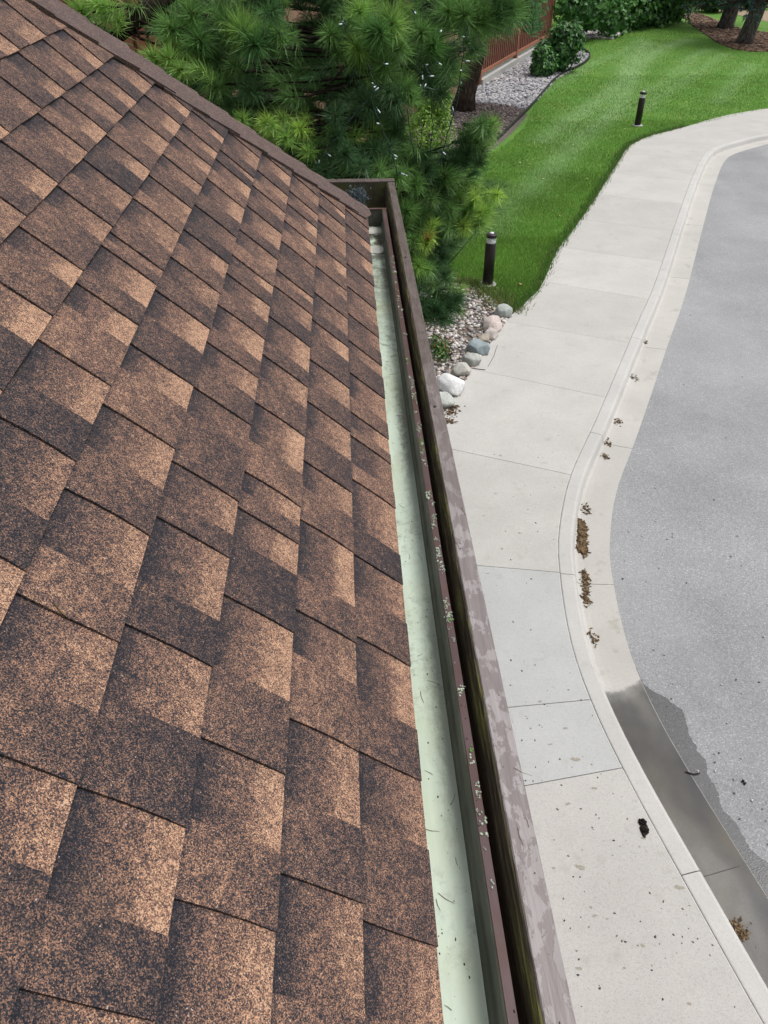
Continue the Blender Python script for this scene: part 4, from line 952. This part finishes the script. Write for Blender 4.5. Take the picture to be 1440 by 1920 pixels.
for zi, z in enumerate(np.arange(.7, 8.4, .25)):
    nb = 9 if z < 6.5 else 6
    RL = 2.45 if z < 5.2 else max(.5, 2.45-(z-5.2)*.58)
    if z < 2: RL *= .8+.1*z
    for k in range(nb):
        a = 2*math.pi*k/nb+zi*1.1+rng.normal(0, .2); L = RL*rng.uniform(.72, 1.05)
        h = np.array([math.cos(a), math.sin(a), 0]); st = PINE+[0, 0, z]
        rise = rng.uniform(.0, .28); pts = [st+h*L*t+np.array([0, 0, rise*L*t*t-.12*L*t]) for t in (0, .35, .7, 1)]
        alive = False
        sh = []
        for t in np.arange(.10, 1.01, .115):
            for sgn in (-1, 1):
                bp = st+h*L*t+np.array([0, 0, rise*L*t*t-.12*L*t]); sa = a+sgn*rng.uniform(.5, 1.0); ls = (.18+.42*(1-t))*rng.uniform(.7, 1.2)*L*.5
                tp = bp+np.array([math.cos(sa), math.sin(sa), rng.uniform(-.05, .35)])*ls
                if ok(tp) and (ok(bp) or bp[1] < 5.3): sh.append((bp, tp))
        tp = pts[-1]
        if ok(tp): sh.append((pts[2], tp))
        if not sh: continue
        tm = max(np.linalg.norm((bp-st)[:2]) for bp, _ in sh)/L; tm = min(1., tm+.02)
        mid_ = np.array([st+h*L*t+np.array([0, 0, rise*L*t*t-.12*L*t]) for t in np.linspace(.05, tm, 14)]); qq, _ = to_px(mid_)
        if np.any((qq[:, 1] > -250) & (~in_poly(qq, OUT) | in_poly(qq, HOLE1))): sh = [x for x in sh if ok(x[0]) and x[0][1] < 5.9]
        else: br.tube([st+h*L*t+np.array([0, 0, rise*L*t*t-.12*L*t]) for t in (0, tm*.35, tm*.7, tm)], [.028, .02, .013, .005], 5)
        for bp, tp in sh:
            d = tp-bp; dl = np.linalg.norm(d); br.tube([bp, (bp+tp)/2+[0, 0, -.01], tp], [.008, .006, .0035], 4)
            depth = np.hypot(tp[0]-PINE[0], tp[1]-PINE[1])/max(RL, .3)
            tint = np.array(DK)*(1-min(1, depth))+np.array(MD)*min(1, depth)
            if rng.uniform() < .16: tint = np.array(BRT)*rng.uniform(.7, 1)
            vis = in_view(tp[None], 80)
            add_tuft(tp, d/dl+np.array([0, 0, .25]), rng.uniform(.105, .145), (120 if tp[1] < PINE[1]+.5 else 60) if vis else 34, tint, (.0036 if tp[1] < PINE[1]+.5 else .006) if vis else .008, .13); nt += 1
            if vis and tp[1] < PINE[1]+.5 and rng.uniform() < .4:
                add_tuft(bp+(tp-bp)*.45, d/dl+rng.normal(0, .3, 3), .11, 70, np.array(DK)*1.1, .0034, .12)
for _ in range(1000):
    a = rng.uniform(0, 6.28); r = 1.9*math.sqrt(rng.uniform(.02, 1)); p = np.array([PINE[0]+r*math.cos(a), PINE[1]-abs(r*math.sin(a))*.9+.3, rng.uniform(1.0, 6.2)])
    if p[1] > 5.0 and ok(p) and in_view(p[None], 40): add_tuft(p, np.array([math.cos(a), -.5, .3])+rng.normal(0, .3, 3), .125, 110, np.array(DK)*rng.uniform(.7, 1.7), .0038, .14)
# shoots whose place in the tree shows clearly
ANCH = [(455, 62, 4.75, .165, BRT, 210), (425, 40, 4.8, .16, MD, 170), (475, 85, 4.7, .16, (.12, .27, .09), 200), (375, 75, 4.75, .15, (.13, .28, .08), 170), (360, 25, 4.85, .15, MD, 140), (318, 52, 4.8, .15, MD, 160), (522, 62, 4.85, .13, MD, 120), (395, 158, 4.62, .12, MD, 150), (315, 110, 4.6, .115, BRT, 120), (285, 105, 4.58, .11, BRT, 110), (335, 130, 4.58, .11, BRT, 110), (498, 232, 4.62, .105, LIME, 130), (455, 222, 4.62, .10, BRT, 90), (535, 258, 4.62, .10, BRT, 110), (560, 240, 4.7, .10, LIME, 100), (575, 285, 4.65, .10, BRT, 90), (465, 170, 4.7, .11, DK, 110), (150, 20, 4.75, .12, BRT, 130), (185, 10, 4.8, .12, BRT, 110), (620, 65, 4.9, .13, MD, 150), (670, 90, 4.85, .14, BRT, 170), (700, 60, 4.8, .15, (.14, .30, .09), 200), (735, 45, 4.85, .15, BRT, 190), (675, 20, 4.9, .14, BRT, 150), (750, 90, 4.95, .13, MD, 160), (720, 120, 4.9, .13, MD, 150), (840, 20, 5.3, .15, MD, 160), (870, 30, 5.3, .16, MD, 170), (900, 40, 5.4, .17, MD, 190), (935, 28, 5.4, .18, (.11, .24, .08), 200), (960, 15, 5.45, .17, MD, 170), (815, 82, 5.2, .14, (.14, .30, .08), 150), (790, 60, 5.2, .14, MD, 140), (740, 190, 4.9, .13, DK, 150), (760, 165, 5.0, .13, MD, 130), (840, 110, 5.4, .12, (.09, .19, .08), 120),
        (770, 180, 5.0, .12, MD, 120), (690, 200, 4.8, .13, DK, 150), (800, 160, 5.2, .12, DK, 120), (830, 175, 5.3, .11, DK, 100),
        (628, 255, 4.62, .11, DK, 120), (628, 215, 4.64, .11, (.08, .165, .07), 120), (650, 290, 4.6, .11, (.085, .18, .075), 120), (610, 320, 4.58, .11, (.085, .18, .075), 120), (680, 310, 4.62, .11, (.09, .19, .08), 120), (710, 320, 4.7, .11, MD, 110), (745, 330, 4.9, .12, MD, 120), (700, 280, 4.8, .11, DK, 110),
        (922, 232, 5.7, .12, BRT, 130), (912, 250, 5.65, .13, MD, 150), (895, 268, 5.6, .13, MD, 150), (875, 290, 5.55, .13, DK, 150), (850, 305, 5.5, .13, DK, 150), (900, 300, 5.7, .12, DK, 120), (835, 330, 5.4, .13, MD, 150), (800, 318, 5.3, .13, DK, 140), (780, 345, 5.2, .13, MD, 150), (830, 355, 5.4, .12, DK, 140),
        (932, 365, 5.6, .11, LIME, 120), (915, 395, 5.55, .11, BRT, 130), (900, 400, 5.5, .12, LIME, 130), (868, 425, 5.4, .12, LIME, 140), (885, 385, 5.5, .12, BRT, 120), (870, 400, 5.5, .12, MD, 120), (845, 395, 5.4, .12, MD, 120), (790, 400, 5.2, .13, MD, 150), (765, 395, 5.1, .13, MD, 140), (815, 390, 5.3, .12, DK, 120), (820, 425, 5.3, .12, MD, 120), (840, 430, 5.35, .12, DK, 120),
        (797, 458, 5.0, .10, LIME, 120), (785, 500, 5.0, .11, BRT, 120), (800, 505, 5.05, .11, MD, 120), (775, 450, 5.0, .11, MD, 110), (830, 480, 5.4, .11, DK, 110), (780, 540, 5.1, .11, DK, 110), (815, 500, 5.2, .11, DK, 120),
        (745, 225, 5.7, .12, DK, 120), (752, 262, 5.6, .12, MD, 120), (740, 245, 5.3, .12, DK, 120), (760, 290, 5.5, .12, MD, 120), (790, 295, 5.6, .11, DK, 100), (735, 285, 5.2, .12, MD, 110),
        (858, 560, 6.0, .13, DK, 160), (842, 575, 5.9, .13, DK, 160), (820, 585, 5.8, .13, DK, 160), (800, 595, 5.7, .12, DK, 120)]
OR_ = (.30, .13, .03)
for (px, py, Y, L, tint, n) in ANCH:
    p = at(px, py, Y); h = np.array([PINE[0], PINE[1], p[2]-.15])-p; hl = np.linalg.norm(h); u = h/hl
    out = -u; d = out*.55+np.array([0, 0, .35])+ (CAM-p)/np.linalg.norm(CAM-p)*.55 + rng.normal(0, .18, 3)
    add_tuft(p, d, L*1.02, int(n*1.7), np.array(tint)*rng.uniform(.8, 1.1), .0034, .12)
    for _k in range(2 if py > 225 and px > 740 else 1):
        pe = p+rng.normal(0, .07, 3)+u*.06
        if in_poly(to_px(pe)[0], OUT)[0] and pe[1] > 4.5: add_tuft(pe, d+rng.normal(0, .45, 3), L*.85, int(n*.9), np.array(tint)*rng.uniform(.55, .95), .0034, .12)
    add_tuft(p+u*.16+rng.normal(0, .02, 3), d*.6-u, L*.9, int(n*.9), np.array(tint)*.55+np.array(DK)*.4, .0034, .14)
    q3, _ = to_px(np.array([p+u*min(hl*.9, 1.4)*k for k in (.3, .5, .7, .85, 1)])); far_b = min(hl*.9, 1.4) if np.all(in_poly(q3, OUT)) else .34
    br.tube([p, p+u*.2+[0, 0, -.02], p+u*far_b+[0, 0, -.1*far_b]], [.004, .007, .013], 4)
    dn = d/np.linalg.norm(d); tips.tube([p-dn*.02, p+dn*.01, p+dn*.026], [.004, .0045, .0012], 5)
br.tube([at(340, -40, 5.3), at(290, 5, 5.15), at(245, 45, 5.0), at(205, 82, 4.9)], [.06, .055, .045, .03], 6)
for a, b in ((262, 40), (235, 62), (275, 75)): br.tube([at(250, 40, 5.0), at((250+a)/2, b-3, 4.95), at(a+30, b+12, 4.9)], [.012, .009, .004], 4)
# dying orange shoot
p = at(803, 446, 5.0); add_tuft(p, np.array([.2, -.4, .6]), .075, 60, OR_, .0036, .06)
o = build_needles('crown', Vs, Cs, MAT['needle'], pine)
tag(br.build('branches', MAT['bark_dark'], pine, True), kind='stuff'); tag(tips.build('buds', mat_plain('bud_scales', (.22, .12, .045), .7, .3, 60), pine, True), kind='stuff')

b_ = flat_poly('pine_bed', [(-30, 7.0), (-1.9, 6.6), (-1.6, 13.4), (.2, 13.5), (.8, 20), (2.2, 29), (4.8, 33.6), (6.4, 45), (5, 70), (-30, 70)], -.013, MAT['mulch']); tag(b_, kind='structure')  # mulch added and spread far back so crown gaps show dark, not lawn
# light strings
MAT['wire'] = mat_plain('green_wire', (.01, .03, .022), .5); MAT['bulb'] = mat_plain('frosted_bulb', (.62, .68, .74), .25, .08, 50, .5); MAT['sock'] = mat_plain('bulb_socket', (.01, .06, .045), .5)
ls = empty('string_lights', tuple(at(703, 165, 4.55)), 'string of unlit white mini lights on green wire draped over the pine', 'lights')
STR = [([(690, 120), (703, 160), (698, 190), (706, 215), (716, 240), (728, 272), (738, 300), (746, 330)], 4.56), ([(880, 40), (870, 75), (868, 110), (862, 150), (855, 200), (846, 228), (836, 262), (824, 312)], 5.0),
       ([(764, 205), (768, 240), (773, 270), (776, 292)], 4.75), ([(808, 190), (811, 225), (809, 262), (807, 290)], 4.85), ([(690, 186), (672, 205), (655, 226), (628, 262), (600, 308)], 4.55), ([(640, 30), (646, 48), (650, 62)], 4.6), ([(770, 15), (778, 26)], 4.7), ([(795, 120), (806, 140), (795, 160), (815, 168)], 4.8)]
BULBS = [(642, 45, 4.6), (646, 40, 4.6), (700, 158, 4.55), (704, 162, 4.55), (703, 170, 4.55), (708, 205, 4.55), (711, 232, 4.55), (738, 290, 4.55), (742, 298, 4.55), (598, 306, 4.55), (752, 325, 4.55), (760, 328, 4.6), (777, 22, 4.7), (798, 122, 4.8), (792, 140, 4.8), (806, 143, 4.8), (788, 160, 4.8), (796, 163, 4.8), (822, 118, 4.9), (825, 60, 4.9), (872, 70, 5.0), (866, 132, 5.0), (860, 171, 5.0), (850, 208, 5.0), (844, 230, 5.0), (873, 114, 5.0), (866, 152, 5.0), (615, 290, 4.55), (830, 285, 5.0), (722, 120, 4.6)]
for pts, Y in STR:
    m = MB(); P = catmull([at(a, b, Y) for a, b in pts], .02); P = P+rng.normal(0, .0025, P.shape); m.tube(list(P), .0028, 4); m.build('wire', MAT['wire'], ls)
for (a, b, Y) in BULBS:
    p = at(a, b, Y-.02); d = rng.normal(0, 1, 3); d[2] *= .5; d /= np.linalg.norm(d)
    m = MB(); m.tube([p, p+d*.006, p+d*.019, p+d*.025], [.002, .0038, .0035, .001], 6); o = m.build('bulb', MAT['bulb'], ls, True)
    m = MB(); m.tube([p-d*.016, p+d*.001], [.0036, .0044], 6); m.build('socket', MAT['sock'], o, True)

# leafy shrubs
def leaves(name, blobs, n, size, cols, parent, mat=None, shell=.55, droop=.3):
    V = []; C_ = []; cols = np.array(cols); wts = np.array([b[3]*b[4]*b[5] for b in blobs])**(2/3); wts = wts/wts.sum()
    for bi, b in enumerate(blobs):
        k = int(n*wts[bi]); d = rng.normal(0, 1, (k, 3)); d /= np.linalg.norm(d, axis=1)[:, None]
        lump = 1+.16*np.sin(d@rng.normal(0, 3, 3)+1)+.12*np.sin(d@rng.normal(0, 6, 3))
        r = (shell+(1-shell)*rng.uniform(0, 1, k)**.6)*lump; P = np.array(b[:3])+d*r[:, None]*np.array(b[3:6])
        keep = P[:, 2] > .02; P = P[keep]; d = d[keep]; k = len(P)
        nrm = d+rng.normal(0, .45, (k, 3))+[0, 0, .45]; nrm /= np.linalg.norm(nrm, axis=1)[:, None]
        a = np.cross(nrm, rng.normal(0, 1, (k, 3))); a /= np.linalg.norm(a, axis=1)[:, None]; a[:, 2] -= droop; a /= np.linalg.norm(a, axis=1)[:, None]; c = np.cross(nrm, a)
        s = (size*rng.uniform(.6, 1.25, k))[:, None]
        V.append(np.stack([P-a*s*.5, P+c*s*.32+nrm*s*.06, P+a*s*.55-nrm*s*.08, P-c*s*.32+nrm*s*.06, P], 1))
        cc = cols[rng.integers(len(cols), size=k)]*rng.uniform(.7, 1.25, (k, 1)); C_.append(cc)
    V = np.concatenate(V); C_ = np.concatenate(C_); n = len(V)
    T = (np.array([[0, 1, 4], [1, 2, 4], [2, 3, 4], [3, 0, 4]])[None]+5*np.arange(n)[:, None, None]).reshape(-1, 3)
    return fast_mesh(name, V.reshape(-1, 3), T, mat or MAT['leaf'], parent, False, {'tint': np.repeat(np.column_stack([C_, np.ones(n)]), 5, 0)})
GRN = [(.035, .115, .028), (.06, .18, .04), (.09, .235, .05), (.03, .085, .024)]
def shrub(name, px, py, blobs, n, size, cols, label, cat='shrub', group=None, stems=4, extra=()):
    x, y = gp(px, py); e = empty(name, (x, y, 0), label, cat, group); B = [(x+b[0], y+b[1], b[2], *b[3:]) for b in blobs] + [(*at(q[0], q[1], q[2]), q[3], q[3]*.85, q[3]*.8) for q in extra]
    leaves('foliage', B, n, size, cols, e)
    m = MB()
    for k in range(stems):
        b = B[k % len(B)]; m.tube([(x+rng.normal(0, .08), y+rng.normal(0, .08), -.03), ((x+b[0])/2+rng.normal(0, .1), (y+b[1])/2, b[2]*.5), (b[0]+rng.normal(0, .2), b[1], b[2])], [.03, .022, .01], 5)
    m.build('stem', MAT['bark'], e); return e
shrub('round_shrub', 1048, 134, [(0, 0, .85, .85, .8, .95), (.25, .3, 1.1, .7, .7, .75)], 3000, .19, GRN, 'larger rounded dark green shrub in the rock bed before the fence')
shrub('round_shrub', 1016, 142, [(0, 0, .5, .6, .55, .62)], 1500, .17, GRN+[(.09, .22, .05)], 'smaller lighter shrub in front of the larger rounded one')
LM = [(.20, .36, .05), (.27, .44, .07), (.14, .28, .04)]
shrub('lime_shrub', 800, 318, [(0, 0, .9, .65, .6, .95), (.25, 0, 1.7, .4, .4, .75), (-.1, 0, 2.0, .35, .35, .6)], 6500, .075, LM, 'bright lime-green shrub behind the pine, beside the mulch')
shrub('leafy_shrub', 1112, 50, [(0, 0, 2.0, 1.9, 1.5, 1.5), (1.4, .4, 2.4, 1.5, 1.3, 1.4), (-1.3, -.3, 3.2, 1.2, 1.2, 1.0), (0, 0, 3.5, 2.2, 1.6, 1.4)], 6500, .30, GRN+[(.08, .2, .04)], 'spreading leafy shrub on a thin stem over the far rock bed', stems=3, extra=((1062, 4, 45, 1.0), (1100, 12, 46, 1.5), (1140, 30, 47, 1.2)))
shrub('leafy_shrub', 1236, 46, [(0, 0, 1.5, 1.6, 1.3, 1.4), (-1.3, .3, 2.3, 1.5, 1.3, 1.4), (.8, .2, 2.3, 1.4, 1.2, 1.3), (0, 0, 3.2, 1.8, 1.5, 1.3)], 6000, .30, GRN+[(.09, .22, .05)], 'broad leafy shrub at the lawn edge beside the far mulch', stems=4, extra=((1180, 22, 50, 1.5), (1212, 34, 51, 1.3), (1248, 22, 53, 1.6), (1165, 45, 49, .8)))
for i, (px, py, s_, lab, cl) in enumerate([(1290, 12, 1.3, 'pale silvery shrub at the far edge of the lawn', [(.22, .28, .24), (.3, .36, .3), (.12, .2, .12)]), (1335, 22, 1.0, 'small dark green shrub at the back before the dry path', GRN), (1190, 6, 2.4, 'tall dark shrub far behind the leafy shrubs', GRN), (1405, 16, 1.2, 'low dark shrub between the two spruce trunks in the distance', GRN), (1050, 20, 2.4, 'dark shrub standing behind the red fence corner', GRN), (960, 40, 2.3, 'tall shrub behind the middle of the red fence', GRN)]):
    shrub('far_shrub', px, py, [(0, 0, s_*.8, s_, s_*.9, s_*.9)], 1600, .26, cl, lab)
shrub('bed_weeds', 826, 672, [(0, 0, .1, .16, .22, .16), (.05, .25, .08, .14, .16, .12)], 420, .055, [(.05, .14, .03), (.09, .2, .04), (.16, .10, .04)], 'low weedy plant in the rock bed against the roof board', 'plant', stems=2)
shrub('bed_weeds', 818, 655, [(0, 0, .1, .16, .2, .16)], 260, .05, [(.05, .14, .03), (.09, .2, .04), (.22, .12, .04)], 'second low weed clump in the rock bed, just behind the first', 'plant', stems=2)

# leaning broadleaf tree by the fence end
tb = np.array([*gp(868, 205), 0.]); tr = empty('leaning_tree', tuple(tb), 'leaning dark-trunked tree between the pine and the red fence', 'tree')
m = MB(); m.tube([tb+[0, 0, -.1], tb+[.08, 0, .5], tb+[.45, .1, 2.0], tb+[1.0, .2, 3.6], tb+[1.2, .3, 5.5], tb+[1.3, .3, 7.5]], [.46, .34, .28, .24, .2, .1], 12); m.build('trunk', MAT['bark'], tr, True)
m = MB(); m.tube([tb+[1.0, .2, 3.5], tb+[1.9, -.2, 3.9], tb+[3.0, -.5, 4.0]], [.12, .08, .03], 6); m.tube([tb+[1.1, .25, 4.4], tb+[.2, .2, 5.4], tb+[-1.0, 0, 6.0]], [.12, .08, .03], 6); m.build('limb', MAT['bark'], tr, True)
B = []
for k in range(11):
    a = rng.uniform(0, 6.28); r = rng.uniform(.4, 2.6); B.append((tb[0]+1.2+r*math.cos(a), tb[1]+.3+r*math.sin(a)*.8, rng.uniform(4.9, 8), 1.2, 1.1, .8))
B += [(tb[0]+2.0, tb[1]-.2, 3.75, .75, .5, .42), (tb[0]+2.9, tb[1]-.4, 4.2, .8, .6, .5), (tb[0]+1.75, tb[1]-.4, 2.9, .28, .25, .38), (tb[0]+2.1, tb[1]-.3, 2.55, .36, .25, .3), (tb[0]+3.8, tb[1]-.3, 4.4, .8, .6, .5)]
for px, py, Y, r in ((985, 4, 31, .7), (945, 0, 30.5, .8)):
    q = at(px, py, Y); B.append((q[0], q[1], q[2], r, r*.8, r*.75))
leaves('crown', B, 11000, .22, GRN+[(.09, .2, .05)], tr)

# spruces on the mulch
def spruce(px, py, r, lean, label, hgt=14, low=2.2, xy=None, spread=3.3, col=(.045, .095, .085), group='spruces on the far mulch'):
    x, y = xy or gp(px, py); b = np.array([x, y, 0.]); e = empty('spruce_tree', tuple(b), label, 'tree', group)
    m = MB(); m.tube([b+[0, 0, -.1], b+[lean*.02, 0, .25], b+[lean*.3, 0, 2], b+[lean*.8, 0, 5], b+[lean, 0, hgt]], [r*1.35, r*1.05, r*.9, r*.7, .05], 12); m.build('trunk', MAT['bark_grey'], e, True)
    Vs_ = []; Cs_ = []; bm_ = MB()
    for z in np.arange(low, hgt-.5, .45):
        R_ = spread*(1-(z-low)/(hgt-low))+.3
        for k in range(9):
            a = rng.uniform(0, 6.28); L = R_*rng.uniform(.7, 1.05); h = np.array([math.cos(a), math.sin(a), 0]); st = b+[lean*z/hgt, 0, z]
            pts = [st, st+h*L*.5+[0, 0, -.1*L], st+h*L+[0, 0, -.12*L]]
            bm_.tube(pts, [.05, .03, .01], 4)
            for t in np.arange(.25, 1.01, .09):
                p = st+h*L*t+np.array([0, 0, -.14*L*t]); sd_ = np.array([-h[1], h[0], 0])*rng.choice((-1, 1)); q = p+sd_*rng.uniform(0, .45)*(1.1-t)+[0, 0, rng.uniform(-.22, .05)]
                V_, c_ = tuft_geo(q, h+sd_*.6+np.array([0, 0, -.15]), .16, 26, np.array(col)*rng.uniform(.7, 1.4), .03, .3); Vs_.append(V_); Cs_.append(c_)
    build_needles('crown', Vs_, Cs_, MAT['needle'], e); tag(bm_.build('branches', MAT['bark'], e), kind='stuff'); return e
spruce(1395, 81, .36, 1.3, 'blue spruce with grey leaning trunk at the front of the mulch', low=1.9)
spruce(1360, 52, .40, .9, 'blue spruce with darker trunk just behind the grey-trunked one', low=1.7)
spruce(0, 0, .13, .1, 'added dark conifer behind the pine, blocking the gaps in its crown', 7.2, .5, (-1.7, 12.2), 2.1, (.022, .055, .032), None)  # added tree that closes see-through gaps; its dark tint stands in for shade
for i, (px, py) in enumerate([(1326, 14), (1312, 8)]):
    x, y = gp(px, py); e = empty('far_post', (x, y, 0), ['thicker red-brown post far behind the spruces', 'thinner red-brown post left of the thicker far one'][i], 'post'); m = MB(); m.box((x, y, 1.6), (.5-.2*i, .4, 3.2)); m.build('shaft', MAT['red_wood'], e); m = MB(); m.box((x, y, .12), (.66-.2*i, .56, .22)); m.build('plinth', MAT['footing'], e)
print('shingles', n_sh, 'pine tufts', nt)
